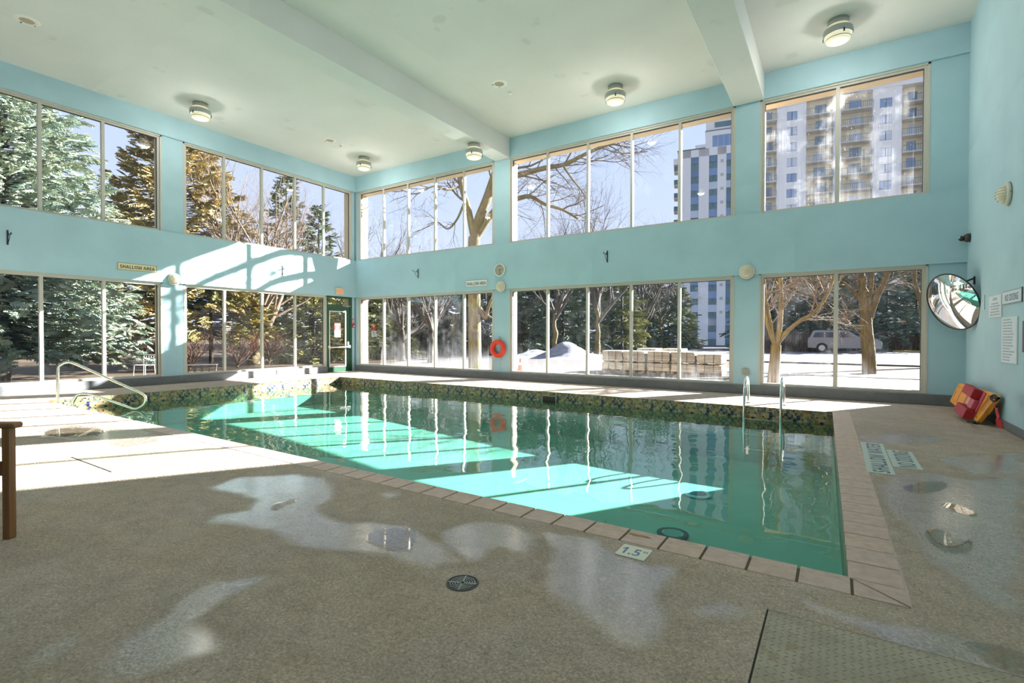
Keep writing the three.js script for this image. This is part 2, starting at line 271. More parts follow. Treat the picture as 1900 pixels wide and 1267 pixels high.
const deckTone = tex(1024, 1024, (u, v) => {
  const a = fbm(u * 16, v * 16, 5, N64), s = N256(u * 256, v * 256), t = fbm(u * 8 + 3, v * 8, 4, N128); const k = 0.80 + 0.12 * a + 0.26 * (s - 0.5) * (0.4 + N128(u * 128, v * 128));
  return [k, k * (0.985 - 0.02 * t), k * (0.94 - 0.06 * t)];
}, { srgb: true, rx: 1 / 1.55, ry: 1 / 1.55 });
M.deck = phys(lin(0.635, 0.54, 0.495), 1, { clearcoat: 0.8, clearcoatMap: deckWet, clearcoatRoughness: 0.16, map: deckTone, roughnessMap: deckRough, bumpMap: grain, bumpScale: 0.008, vertexColors: true });
{
  const rects = [[-0.2, W + 0.05, -0.2, PZ0], [-0.2, PX0, PZ0, COPZ], [COPX, W + 0.05, PZ0, COPZ], [-0.2, W + 0.05, COPZ, D + 0.05]], gs = [];
  for (const [x0, x1, z0, z1] of rects) {
    const g = new THREE.PlaneGeometry(x1 - x0, z1 - z0, Math.ceil((x1 - x0) / 0.1), Math.ceil((z1 - z0) / 0.1)); g.rotateX(-Math.PI / 2); g.translate((x0 + x1) / 2, 0, (z0 + z1) / 2); if (x0 === COPX) { const p = g.attributes.position; for (let i = 0; i < p.count; i++) p.setX(i, p.getX(i) + skewX(p.getZ(i)) * (x1 - p.getX(i)) / (x1 - x0)); }
    metricUV(g); gs.push(g);
  }
  const g = mergeGeometries(gs), p = g.attributes.position, c = new Float32Array(p.count * 3);
  for (let i = 0; i < p.count; i++) {
    const x = p.getX(i), z = p.getZ(i), n = fbm(x * 0.9 + 3, z * 0.9, 5, N128), m = fbm(x * 3 + 30, z * 3, 4, N128), w = wetAt(x, z), ring = 4 * w * (1 - w);
    const k = 0.86 + 0.28 * (n - 0.5) + 0.12 * (m - 0.5), brown = clamp(smooth(0.5, 0.75, m) * 0.25 + ring * 0.35);
    c.set([k * (1 - 0.18 * brown - 0.16 * w), k * (1 - 0.24 * brown - 0.14 * w), k * (1 - 0.42 * brown - 0.10 * w)], i * 3);
  }
  g.setAttribute('color', new THREE.BufferAttribute(c, 3));
  struct(mesh('floor', g, M.deck), 'rough grey-tan concrete pool deck with wet patches', 'floor');
}
// mosaic: small square glass tiles, three or so pixels each in the photograph
const mosaicTile = (() => {
  const n = 40, rr = rngOf(51), pal = [[0.60, 0.52, 0.36], [0.52, 0.45, 0.30], [0.66, 0.58, 0.43], [0.45, 0.40, 0.29], [0.10, 0.12, 0.20], [0.14, 0.19, 0.34], [0.36, 0.38, 0.38], [0.60, 0.36, 0.14], [0.30, 0.33, 0.30]], wgt = [0.24, 0.2, 0.17, 0.12, 0.08, 0.07, 0.05, 0.03, 0.04];
  const pick = () => { let q = rr(), i = 0; while (i < wgt.length - 1 && q > wgt[i]) q -= wgt[i++]; return i; };
  const cell = new Array(n * n).fill(null);
  for (let j = 0; j < n; j++) for (let i = 0; i < n; i++) if (!cell[j * n + i]) { const k = pick(), big = rr() < 0.22 && i + 1 < n && j + 1 < n && !cell[j * n + i + 1]; const c = { k, i, j, s: big ? 2 : 1 }; for (let b = 0; b < c.s; b++) for (let a = 0; a < c.s; a++) cell[(j + b) * n + i + a] = c; }
  const at = (u, v) => { const x = u * n, y = v * n, c = cell[Math.floor(y) * n + Math.floor(x)], fx = (x - c.i) / c.s, fy = (y - c.j) / c.s, e = 0.07 / c.s; return [c, fx > e && fx < 1 - e && fy > e && fy < 1 - e]; };
  return { color: tex(640, 640, (u, v) => { const [c, t] = at(u, v); const q = pal[c.k]; return t ? q.map((x) => Math.pow(x, 1) * (0.92 + 0.16 * N256(u * 200, v * 200))) : [0.42, 0.38, 0.30]; }, { srgb: true }), bump: tex(640, 640, (u, v) => at(u, v)[1] ? 1 : 0) };
})();
for (const t of [mosaicTile.color, mosaicTile.bump]) t.repeat.set(1, 1);
M.mosaic = phys(0xffffff, 0.25, { map: mosaicTile.color, bumpMap: mosaicTile.bump, bumpScale: 0.0015 });
const plasterTone = tex(512, 512, (u, v) => { const k = 0.92 + 0.08 * fbm(u * 8, v * 8, 5); return [k, k, k]; }, { srgb: true, rx: 1 / 3.3, ry: 1 / 3.3 });
M.plaster = mat(lin(0.38, 0.53, 0.46), 0.7, { map: plasterTone });
{
  const basin = new THREE.Group(); basin.name = 'pool_basin'; scene.add(basin); struct(basin, 'rectangular swimming pool basin with a mosaic waterline band and pale green plaster', 'pool');
  const B = -0.42, FL = -0.70, FRr = -0.95;
  mesh('mosaic_band', [bx(PX0, PX1, B, -0.004, PZ0 - 0.08, PZ0), bx(PX0 - 0.08, PX0, B, -0.004, PZ0 - 0.08, PZ1 + 0.08), skew(bx(PX1, PX1 + 0.08, B, -0.02, PZ0 - 0.08, PZ1 + 0.08)), bx(PX0, PX1, B, -0.02, PZ1, PZ1 + 0.08)], M.mosaic, basin).userData.label = 'tan and blue mosaic tiles round the waterline';
  mesh('basin_wall', [bx(PX0, PX1, -1.5, B, PZ0 - 0.08, PZ0), bx(PX0 - 0.08, PX0, -1.5, B, PZ0, PZ1), skew(bx(PX1, PX1 + 0.08, -1.5, B, PZ0, PZ1)), bx(PX0, PX1, -1.5, B, PZ1, PZ1 + 0.08)], M.plaster, basin);
  const f = new THREE.PlaneGeometry(PX1 - PX0, PZ1 - PZ0, 12, 1); f.rotateX(-Math.PI / 2); f.translate((PX0 + PX1) / 2, 0, (PZ0 + PZ1) / 2);
  for (let i = 0; i < f.attributes.position.count; i++) { const t = (f.attributes.position.getX(i) - PX0) / (PX1 - PX0); f.attributes.position.setY(i, FL + (FRr - FL) * smooth(0.1, 0.8, t)); }
  f.computeVertexNormals(); mesh('basin_floor', metricUV(f), M.plaster, basin);
  mesh('skimmer_mouth', [bx(8.33, 8.64, -0.245, -0.095, PZ0 - 0.02, PZ0 + 0.004)], mat(lin(0.05, 0.025, 0.015), 0.7), basin);
  mesh('skimmer_frame', [bx(8.31, 8.33, -0.26, -0.08, PZ0, PZ0 + 0.012), bx(8.64, 8.66, -0.26, -0.08, PZ0, PZ0 + 0.012), bx(8.33, 8.64, -0.095, -0.08, PZ0, PZ0 + 0.012)], mat(lin(0.30, 0.28, 0.22), 0.6), basin);
  const ringM = mat(lin(0.02, 0.025, 0.03), 0.6), gratM = mat(lin(0.35, 0.75, 0.68), 0.5), slot = mat(lin(0.05, 0.16, 0.15), 0.6);
  for (const [u, v, kind] of [[1248, 991, 0], [1295, 918, 1], [1335, 862, 2]]) {
    const q = kind === 2 ? onZ(u, v, PZ0) : onY(u, v, -0.935), r = 0.165, g = [], parts = [];
    const ring = lathe([[r * 0.68, 0], [r * 0.68, 0.016], [r, 0.012], [r, 0]], 40), disc = lathe([[0, 0.014], [r * 0.68, 0.012]], 40);
    const slots = []; for (let k = -6; k <= 6; k++) { const L = Math.sqrt(Math.max(0, 1 - (k / 7.2) ** 2)) * r * 0.6; slots.push(bx(k * 0.0145 - 0.003, k * 0.0145 + 0.003, 0.0135, 0.0155, -L, L)); }
    const o = new THREE.Group(); o.name = kind ? 'pool_light' : 'main_drain'; basin.add(o); o.position.copy(q); if (kind === 2) o.rotation.x = Math.PI / 2;
    if (kind === 2) o.position.z += 0.001; else o.position.y += 0.003;
    mesh('rim', ring, kind ? mat(lin(0.5, 0.8, 0.8), 0.4) : ringM, o); mesh(kind ? 'lens' : 'grate', kind ? [disc] : [disc, ...slots.slice(0, 0)], kind ? mat(lin(0.03, 0.16, 0.2), 0.3) : gratM, o); if (!kind) mesh('slots', slots, slot, o);
  }
  const rip = tex(512, 512, (u, v) => 0.6 * fbm(u * 8, v * 8, 2, N64) + 0.4 * fbm(u * 16 + 3, v * 16, 2, N64), { rx: 1 / 3.7, ry: 1 / 3.7 });
  M.water = phys(lin(0.48, 0.79, 0.71), 0.0, { transmission: 1, thickness: 0, ior: 1.333, bumpMap: rip, bumpScale: 0.006 });
  const w = new THREE.PlaneGeometry(PX1 - PX0, PZ1 - PZ0); w.rotateX(-Math.PI / 2); w.translate((PX0 + PX1) / 2, WATER, (PZ0 + PZ1) / 2);
  struct(mesh('pool_water', metricUV(w), M.water), 'still green water filling the swimming pool', 'water');
}
{ // coping tiles along the near and the narrow end edge, with a mitred corner
  const cop = new THREE.Group(); cop.name = 'pool_coping'; scene.add(cop); struct(cop, 'pinkish beige coping tiles with dark joints along two pool edges', 'coping');
  const variants = [0, 1, 2, 3].map((k) => { const r = rngOf(70 + k), o = r() * 40; return mat(lin(0.60 + 0.03 * r(), 0.435 + 0.02 * r(), 0.35 + 0.02 * r()), 0.55, { map: tex(128, 128, (u, v) => { const q = 0.84 + 0.20 * fbm(o + u * 6, o + v * 6, 5) + 0.05 * (N256(u * 128, v * 128) - 0.5); return [q, q, q]; }, { srgb: true, rx: 4.4, ry: 4.4 }) }); });
  const grout = mat(lin(0.14, 0.105, 0.06), 0.9), P = 0.2268, J = 0.006, rr = rngOf(77);
  mesh('bedding', [bx(PX0 - 0.05, COPX - 0.004, -0.03, -0.006, PZ1 + 0.004, COPZ - 0.004), skew(bx(PX1 + 0.004, COPX - 0.004, -0.03, -0.006, PZ0, PZ1 + 0.05))], grout, cop);
  const nearG = rbx(-P / 2 + J, P / 2 - J, -0.03, 0.003, PZ1 - 0.012, COPZ - 0.003, 0.004, 1), sideG = rbx(PX1 - 0.006, COPX - 0.003, -0.03, 0.003, -P / 2 + J * 0.55, P / 2 - J * 0.55, 0.004, 1);
  for (let k = 0; PX1 - P * (k + 1) > PX0 - 0.3; k++) { const m = mesh('coping_tile', nearG, variants[Math.floor(rr() * 4)], cop); m.position.set(PX1 + 0.006 - P * (k + 0.5), (rr() - 0.5) * 0.001, 0); }
  for (let k = 0; PZ1 - P * (k + 1) > PZ0 - 0.2; k++) { const m = mesh('coping_tile', sideG, variants[Math.floor(rr() * 4)], cop); const z = PZ1 - P * (k + 0.5); m.position.set(skewX(z), (rr() - 0.5) * 0.001, z); }
  const tri = (pts) => { const s = new THREE.Shape(pts.map(([x, z]) => new THREE.Vector2(x, -z))); const g = new THREE.ExtrudeGeometry(s, { depth: 0.033, bevelEnabled: false }); g.rotateX(-Math.PI / 2); g.translate(0, -0.03, 0); return metricUV(g); };
  mesh('coping_tile', tri([[PX1 + 0.012, PZ1 + 0.014], [COPX - 0.012, COPZ - 0.003], [PX1 + 0.012, COPZ - 0.003]]), variants[1], cop);
  mesh('coping_tile', tri([[PX1 + 0.012, PZ1 + 0.004], [COPX - 0.003, PZ1 + 0.004], [COPX - 0.003, COPZ - 0.012]]), variants[2], cop);
  { // worn hole with ochre bedding in one tile beside the depth marker
    const c = onY(1186, 994, 0.004), s = new THREE.Shape([[-0.075, 0.0], [-0.05, -0.016], [-0.01, -0.012], [0.03, -0.018], [0.075, -0.006], [0.05, 0.008], [0.02, 0.004], [-0.02, 0.016], [-0.05, 0.008]].map(([a, b]) => new THREE.Vector2(a, -b)));
    const g = new THREE.ShapeGeometry(s); g.rotateX(-Math.PI / 2); g.translate(c.x, 0.0042, c.z - 0.004); mesh('worn_patch', metricUV(g), mat(lin(0.34, 0.22, 0.08), 0.9), cop).userData.label = 'ochre chipped patch in a coping tile';
  }
}
// puddles of standing water: thin mirror-smooth films lying on the deck
M.puddle = phys(lin(0.80, 0.78, 0.72), 0.0, { transmission: 1, thickness: 0, ior: 1.333 });
[
  [[[684, 990], [705, 982], [735, 979], [766, 982], [770, 1000], [758, 1020], [730, 1022], [700, 1012], [680, 1004]], 'puddle mirroring a window between the coping and the floor drain'],
  [[[500, 944], [515, 932], [548, 925], [552, 928], [530, 938], [512, 947]], 'small puddle inside the long wet patch left of the window-mirroring puddle'.replace('left of', 'apart from')],
  [[[1718, 985], [1738, 980], [1770, 990], [1802, 1004], [1788, 1026], [1752, 1022], [1726, 1006]], 'leaf-shaped puddle beside the narrow coping row'],
  [[[1676, 906], [1698, 896], [1748, 893], [1758, 900], [1738, 911], [1700, 915]], 'puddle beside the painted NO DIVING floor tiles'],
  [[[1745, 935], [1762, 933], [1812, 952], [1806, 958], [1780, 952]], 'narrow curved puddle between two rounder puddles'],
  [[[1790, 1192], [1850, 1196], [1897, 1212], [1897, 1252], [1840, 1232]], 'puddle beside the steel floor hatch'],
  [[[78, 804], [112, 795], [160, 794], [196, 800], [170, 808], [118, 810]], 'sunlit puddle near the pool handrail'],
].forEach(([px, label]) => {
  const pts = px.map(([u, v]) => { const q = onY(u, v, 0.002); return V(q.x, q.z, 0); }), sp = new THREE.CatmullRomCurve3(pts, true).getPoints(60), g = new THREE.ShapeGeometry(new THREE.Shape(sp.map((p) => new THREE.Vector2(p.x, -p.y))));
  g.rotateX(-Math.PI / 2); g.translate(0, 0.0025, 0); tag(mesh('puddle', g, M.puddle), label, 'puddle');
});
// ---------------------------------------------------------------- ceiling lamps, the last ones unseen and added for fill
M.lampMetal = mat(lin(0.42, 0.44, 0.42), 0.45);
M.lampGlow = phys(lin(0.80, 0.76, 0.62), 0.25, { emissive: new THREE.Color(1.0, 0.86, 0.55), emissiveIntensity: 0.34 });
M.lampRing = phys(lin(0.80, 0.74, 0.58), 0.25, { emissive: new THREE.Color(1.0, 0.84, 0.5), emissiveIntensity: 0.30 });
function jarLamp(x, z, yTop, label) {
  const o = thing('ceiling_lamp', label, 'lamp', [x, yTop, z], 0, 'jar lamps on the ceiling');
  mesh('canopy', lathe([[0, 0], [0.155, 0], [0.155, -0.085], [0.14, -0.095], [0, -0.095]]), M.lampMetal, o);
  mesh('glass_collar', lathe([[0.13, -0.095], [0.165, -0.105], [0.178, -0.14], [0.17, -0.15]]), M.lampRing, o);
  mesh('band', lathe([[0.17, -0.142], [0.212, -0.16], [0.218, -0.175], [0.218, -0.25], [0.20, -0.262], [0.19, -0.262]]), M.lampMetal, o);
  const b = mesh('glass_bowl', lathe([[0.19, -0.255], [0.192, -0.30], [0.175, -0.345], [0.13, -0.362], [0, -0.366]]), M.lampGlow, o);
  mesh('bowl_ring', new THREE.TorusGeometry(0.183, 0.008, 8, 32).rotateX(Math.PI / 2).translate(0, -0.325, 0), M.lampMetal, b);
  for (let k = 0; k < 3; k++) { const a = k * 2.094 + 0.4; mesh('clip', [rbx(-0.012, 0.012, -0.30, -0.24, 0.205, 0.222, 0.003).rotateY(a)], M.frameDark, o); }
  const l = new THREE.PointLight(new THREE.Color(1, 0.95, 0.87), LAMP_POWER, 0, 2); l.position.set(x, yTop - 0.32, z); l.castShadow = true; l.shadow.radius = 6; scene.add(l);
}
jarLamp(1.34, 5.51, CEIL, 'jar lamp on the ceiling above the pool handrail');
jarLamp(1.73, 1.12, CEIL, 'jar lamp on the ceiling in the corner above the exit door');
jarLamp(5.97, 1.28, 5.97, 'jar lamp hanging under the ceiling beam above the clock');
jarLamp(9.62, 1.13, CEIL, 'jar lamp on the ceiling between the two beams');
jarLamp(13.59, 1.23, CEIL, 'jar lamp on the ceiling above the spotted two-pane window');
jarLamp(9.62, 6.6, CEIL, 'unseen jar lamp added for fill above the middle of the pool');  // out-of-frame lamp, added as fill light over the pool
jarLamp(13.59, 10.4, CEIL, 'unseen jar lamp added for fill above the steel floor hatch');  // invented lamp outside the view, fills the hatch end of the hall
jarLamp(13.59, 5.6, CEIL, 'jar lamp on the ceiling above the painted floor warning tiles');
jarLamp(5.2, 10.6, CEIL, 'unseen jar lamp added to brighten the broad deck');  // invented fill lamp, lifts the near deck from out of frame
jarLamp(9.62, 11.2, CEIL, 'unseen jar lamp added to brighten the deck by the wooden armchair');  // second added deck fill, not in view

// ceiling speakers and sprinklers
M.speakerFace = mat(lin(0.42, 0.37, 0.27), 0.8);
for (const [x, z, label] of [[2.11, 8.62, 'round ceiling speaker above the handrail end of the pool'], [7.61, 2.56, 'round ceiling speaker with rusty rim between the beams'], [2.0, 2.52, 'round ceiling speaker near the door corner']]) {
  const o = thing('ceiling_speaker', label, 'speaker', [x, CEIL, z], 0, 'round ceiling speakers');
  mesh('rim', lathe([[0.10, 0], [0.10, -0.012], [0.165, -0.008], [0.175, 0]]), M.white, o); mesh('grille', lathe([[0, -0.006], [0.10, -0.006]]), M.speakerFace, o);
  for (const q of [bx(-0.15, -0.11, -0.0125, -0.008, 0.03, 0.055), bx(-0.09, -0.06, -0.0125, -0.008, -0.13, -0.115)]) mesh('rust_spot', [q], M.frameDark, o);
}
for (const [x, z, label] of [[2.0, 2.16, 'small sprinkler head beside the ceiling speaker near the door corner'], [7.6, 2.13, 'small sprinkler head beside the rusty ceiling speaker']]) {
  const o = thing('sprinkler_head', label, 'sprinkler', [x, CEIL, z], 0, 'ceiling sprinklers');
  mesh('escutcheon', lathe([[0, -0.02], [0.035, -0.018], [0.06, 0]]), M.white, o); mesh('nozzle', lathe([[0, -0.05], [0.03, -0.05], [0.03, -0.045], [0.01, -0.042], [0.01, -0.02]]), M.chrome, o);
}

// ---------------------------------------------------------------- round bulkhead wall lights
M.bulk = mat(lin(0.62, 0.59, 0.48), 0.5);
M.bulkGlass = phys(lin(0.76, 0.68, 0.52), 0.35);
function bulkhead(pos, turn, label) {
  const o = thing('wall_light', label, 'wall light', pos, turn, 'round bulkhead lights on the walls');
  mesh('base', lathe([[0, 0], [0.150, 0], [0.150, 0.03], [0.138, 0.045], [0.118, 0.05]]).rotateX(Math.PI / 2), M.bulk, o);
  const dome = []; for (let i = 0; i <= 10; i++) { const a = i / 10 * Math.PI / 2; dome.push([0.115 * Math.cos(a), 0.045 + 0.085 * Math.sin(a)]); } dome[10][0] = 0.0005;
  const d = mesh('dome', lathe(dome).rotateX(Math.PI / 2), M.bulkGlass, o);
  for (const h of [-0.075, -0.038, 0, 0.038, 0.075]) { const pts = []; for (let i = 0; i <= 10; i++) { const a = (i / 10 - 0.5) * Math.PI * 0.96, R = Math.sqrt(0.115 ** 2 - h * h); const x = Math.sin(a) * R, k = Math.sqrt(Math.max(0, 1 - (x * x + h * h) / 0.115 ** 2)); pts.push(V(x, h, 0.049 + 0.087 * k)); } mesh('guard_bar', tube(pts, 0.006, 14, 6), M.bulk, d); }
  mesh('screw', [bar([0.142, 0, 0.02], [0.158, 0, 0.02], 0.006, 8)], M.frameDark, o);
}
bulkhead([-0.0, 2.55, 5.5], Math.PI / 2, 'round bulkhead light on the sunlit pier beside the shallow sign');
bulkhead([5.93, 2.53, 0.0], 0, 'round bulkhead light just below the wall clock');
bulkhead([12.05, 2.52, 0.0], 0, 'round bulkhead light on the pier between the wide and two-pane windows');
bulkhead([W, 3.03, 2.42], -Math.PI / 2, 'round bulkhead light high above the rule signs');

// ---------------------------------------------------------------- clock
{
  const o = thing('wall_clock', 'round white wall clock with a beige face', 'clock', [5.90, 2.975, 0]);
  mesh('case', lathe([[0, 0], [0.172, 0], [0.178, 0.03], [0.17, 0.05], [0.15, 0.05], [0.148, 0.035]], 48).rotateX(Math.PI / 2), M.white, o);
  mesh('face', lathe([[0.0005, 0.036], [0.15, 0.036]], 48).rotateX(Math.PI / 2), mat(lin(0.40, 0.37, 0.29), 0.6), o);
  for (let k = 0; k < 12; k++) { const a = k * Math.PI / 6; mesh('hour_mark', [bx(-0.006, 0.006, k % 3 ? 0.125 : 0.105, 0.14, 0.037, 0.039).rotateZ(-a)], M.black, o); }
  mesh('hour_hand', [bx(-0.006, 0.006, -0.015, 0.075, 0.038, 0.041).rotateZ(-2.46 * Math.PI / 6)], M.black, o); mesh('minute_hand', [bx(-0.005, 0.005, -0.02, 0.115, 0.041, 0.044).rotateZ(-28 * Math.PI / 30)], M.black, o);
}

// ---------------------------------------------------------------- signs
function sign(name, label, category, c, w, h, facing, draw, pxPerM = 500, board = M.white, extra = {}) {
  const turn = facing === 'x+' ? Math.PI / 2 : facing === 'x-' ? -Math.PI / 2 : 0, o = thing(name, label, category, c, turn);
  mesh('board', [rbx(-w / 2, w / 2, -h / 2, h / 2, 0.0005, 0.012, 0.002, 1)], board, o);
  const t = canvasTex(Math.round(w * pxPerM), Math.round(h * pxPerM), draw), g = new THREE.PlaneGeometry(w - 0.004, h - 0.004); g.translate(0, 0, 0.0135);
  mesh('print', g, mat(0xffffff, 0.55, { map: t, ...(extra.emit ? { emissive: new THREE.Color(1, 1, 1), emissiveMap: extra.emit, emissiveIntensity: 0.5 } : {}) }), o); return o;
}
const shallow = (bg) => (g, w, h) => { g.fillStyle = bg; g.fillRect(0, 0, w, h); g.strokeStyle = '#1b1d1f'; g.lineWidth = h * 0.045; g.strokeRect(h * 0.05, h * 0.05, w - h * 0.1, h - h * 0.1); g.fillStyle = '#111315'; g.font = `bold ${Math.round(h * 0.62)}px sans-serif`; g.textAlign = 'center'; g.textBaseline = 'middle'; g.fillText('SHALLOW AREA', w / 2, h * 0.54, w * 0.88); };
sign('shallow_area_sign', 'cream SHALLOW AREA sign on the wall above the handrail window', 'sign', [0, 2.75, 6.268], 0.79, 0.175, 'x+', shallow('#d9cfa6'), 600);
sign('shallow_area_sign', 'white SHALLOW AREA sign beside the wall clock', 'sign', [5.09, 2.663, 0], 0.775, 0.205, 'z+', shallow('#dfe3e0'), 600);
sign('no_diving_sign', 'white NO DIVING sign with a dark border', 'sign', [W, 1.70, 2.63], 0.84, 0.18, 'x-', (g, w, h) => { g.fillStyle = '#c9d8e0'; g.fillRect(0, 0, w, h); g.strokeStyle = '#2a3440'; g.lineWidth = 4; g.strokeRect(5, 5, w - 10, h - 10); g.fillStyle = '#2c3440'; g.font = `bold ${Math.round(h * 0.66)}px sans-serif`; g.textAlign = 'center'; g.textBaseline = 'middle'; g.fillText('NO DIVING', w / 2, h * 0.54, w * 0.70); }, 600, mat(lin(0.10, 0.11, 0.13), 0.5));
sign('caution_sign', 'white CAUTION sign of five text lines beside NO DIVING', 'sign', [W, 1.615, 1.845], 0.66, 0.30, 'x-', (g, w, h) => {
  g.fillStyle = '#cbd9e0'; g.fillRect(0, 0, w, h); g.fillStyle = '#333b45'; g.textAlign = 'center'; g.textBaseline = 'middle'; g.font = `bold ${Math.round(h * 0.17)}px sans-serif`; g.fillText('CAUTION', w / 2, h * 0.16, w * 0.5);
  g.font = `bold ${Math.round(h * 0.10)}px sans-serif`;['CAUTION: NO LIFEGUARD', 'ON DUTY. CHILDREN UNDER TWELVE', 'YEARS OF AGE NOT ALLOWED', 'WITHIN POOL AREA UNLESS WITH', 'AN ADULT SIXTEEN YEARS OR OVER'].forEach((s, i) => g.fillText(s, w / 2, h * (0.36 + 0.13 * i), w * (i ? 0.9 : 0.6)));
}, 700);
sign('pool_rules_sign', 'tall white pool rules sign below NO DIVING', 'sign', [W, 1.155, 2.545], 0.68, 0.585, 'x-', (g, w, h) => {
  g.fillStyle = '#cfdce4'; g.fillRect(0, 0, w, h); g.fillStyle = '#313a44'; g.textBaseline = 'middle'; g.font = `bold ${Math.round(h * 0.042)}px sans-serif`;
  ['1. NO PERSON INFECTED WITH A', 'COMMUNICABLE DISEASE OR HAVING', 'OPEN SORES SHALL ENTER THE POOL', '2. NO PERSON SHALL BRING A GLASS', 'CONTAINER ONTO THE DECK OR POOL', '3. NO PERSON SHALL POLLUTE THE WATER', 'IN THE POOL IN ANY MANNER. SPITTING,', 'SPOUTING OF WATER OR BLOWING THE', 'NOSE IN THE POOL OR ON THE DECK', '4. NO PERSON SHALL ENGAGE IN BOISTEROUS', 'PLAY IN OR ABOUT THE POOL', '5. THE MAXIMUM NUMBER OF BATHERS PERMITTED', 'IN THE POOL AT ANY TIME IS LIMITED', '6. EMERGENCY TELEPHONE IS', 'LOCATED IN THE POOL AREA'].forEach((s, i) => g.fillText(s, w * 0.07, h * (0.055 + 0.0635 * i), w * (0.62 + 0.26 * ((i * 37) % 10) / 10)));
}, 900);
sign('notice_sign', 'maroon notice edge beyond the rules sign', 'sign', [W, 1.20, 3.33], 0.46, 0.37, 'x-', (g, w, h) => { g.fillStyle = '#5d3a4a'; g.fillRect(0, 0, w, h); }, 200, mat(lin(0.12, 0.05, 0.08), 0.5));
{
  const draw = (on) => (g, w, h) => { g.fillStyle = on ? '#000' : '#d8d0ae'; g.fillRect(0, 0, w, h); if (!on) { g.strokeStyle = '#a89f80'; g.lineWidth = 5; g.strokeRect(8, 8, w - 16, h - 16); } g.fillStyle = on ? '#ff3a1c' : '#e0452a'; g.font = `bold ${Math.round(h * 0.78)}px sans-serif`; g.textAlign = 'center'; g.textBaseline = 'middle'; g.fillText('EXIT', w / 2, h * 0.54, w * 0.72); };
  const o = sign('exit_sign', 'cream EXIT sign with glowing red letters above the green door', 'sign', [0.045, 2.62, 0.665], 0.30, 0.215, 'x+', draw(false), 700, M.cream, { emit: canvasTex(210, 150, draw(true)) });
  mesh('housing', [rbx(-0.15, 0.15, -0.107, 0.107, -0.045, 0.004, 0.006)], M.cream, o);
}
{ // wrought iron brackets
  const defs = [[[2.866, 2.94, 0], 0, 'black iron plant bracket on the wall near the door corner'], [[8.997, 2.945, 0], 0, 'black iron plant bracket above the wide lower window'], [[0, 2.936, 2.648], Math.PI / 2, 'black iron plant bracket on the sunlit wall patch'], [[0, 2.949, 8.436], Math.PI / 2, 'black iron plant bracket far along the wall from the shallow sign']];
  for (const [p, turn, label] of defs) {
    const o = thing('plant_bracket', label, 'bracket', p, turn, 'black iron plant brackets');
    mesh('wall_plate', [rbx(-0.014, 0.014, 0, 0.285, 0, 0.01, 0.003)], M.iron, o);
    mesh('arm', tube([[0, 0.19, 0.008], [0, 0.175, 0.05], [0, 0.205, 0.085], [0, 0.185, 0.12], [0, 0.175, 0.16], [0, 0.205, 0.20], [0, 0.215, 0.235], [0, 0.19, 0.262], [0, 0.175, 0.25]], 0.0065, 40, 6), M.iron, o);
    mesh('brace', tube([[0, 0.03, 0.008], [0, 0.05, 0.06], [0, 0.10, 0.12], [0, 0.15, 0.15], [0, 0.18, 0.155]], 0.0055, 24, 6), M.iron, o);
    mesh('scroll', new THREE.TorusGeometry(0.022, 0.006, 6, 18).rotateY(Math.PI / 2).translate(0, 0.205, 0.06), M.iron, o);
  }
}
{ // fire alarm station beside the door
  const o = thing('fire_alarm_station', 'red fire alarm pull station beside the exit door', 'fire alarm', [-0.05, 1.45, 0.06], Math.PI / 2);
  mesh('box', [rbx(-0.04, 0.04, 0, 0.145, 0, 0.04, 0.006)], mat(lin(0.38, 0.02, 0.025), 0.4), o); mesh('pull_handle', [rbx(-0.025, 0.025, 0.03, 0.07, 0.04, 0.052, 0.004)], M.white, o);
  const q = thing('alarm_instruction_plate', 'pale pink alarm instruction plate above the red pull station', 'plate', [-0.05, 1.61, 0.06], Math.PI / 2);
  mesh('plate', [rbx(-0.035, 0.035, 0, 0.16, 0, 0.006, 0.002, 1)], mat(lin(0.62, 0.38, 0.36), 0.5), q); for (const g of [bx(-0.026, 0.026, 0.11, 0.14, 0.006, 0.0068), bx(-0.026, 0.026, 0.02, 0.035, 0.006, 0.0068)]) mesh('print', [g], mat(lin(0.4, 0.05, 0.05), 0.5), q);
}
{ // ring buoy
  const o = thing('ring_buoy', 'orange-red ring buoy hanging on the pier', 'ring buoy', [5.845, 0.835, 0.03]);
  mesh('ring', new THREE.TorusGeometry(0.185, 0.066, 20, 48), mat(lin(0.72, 0.045, 0.018), 0.42), o);
  mesh('hook', [bar([0, 0.20, -0.06], [0, 0.34, -0.072], 0.006), bar([0, 0.17, -0.03], [0, 0.20, -0.06], 0.006)], M.steel, o);
  mesh('rope', tube([[0.03, 0.16, -0.055], [0.035, -0.1, -0.062], [0.03, -0.38, -0.066], [0.02, -0.62, -0.066]], 0.006, 24, 6), mat(lin(0.62, 0.58, 0.5), 0.9), o);
}
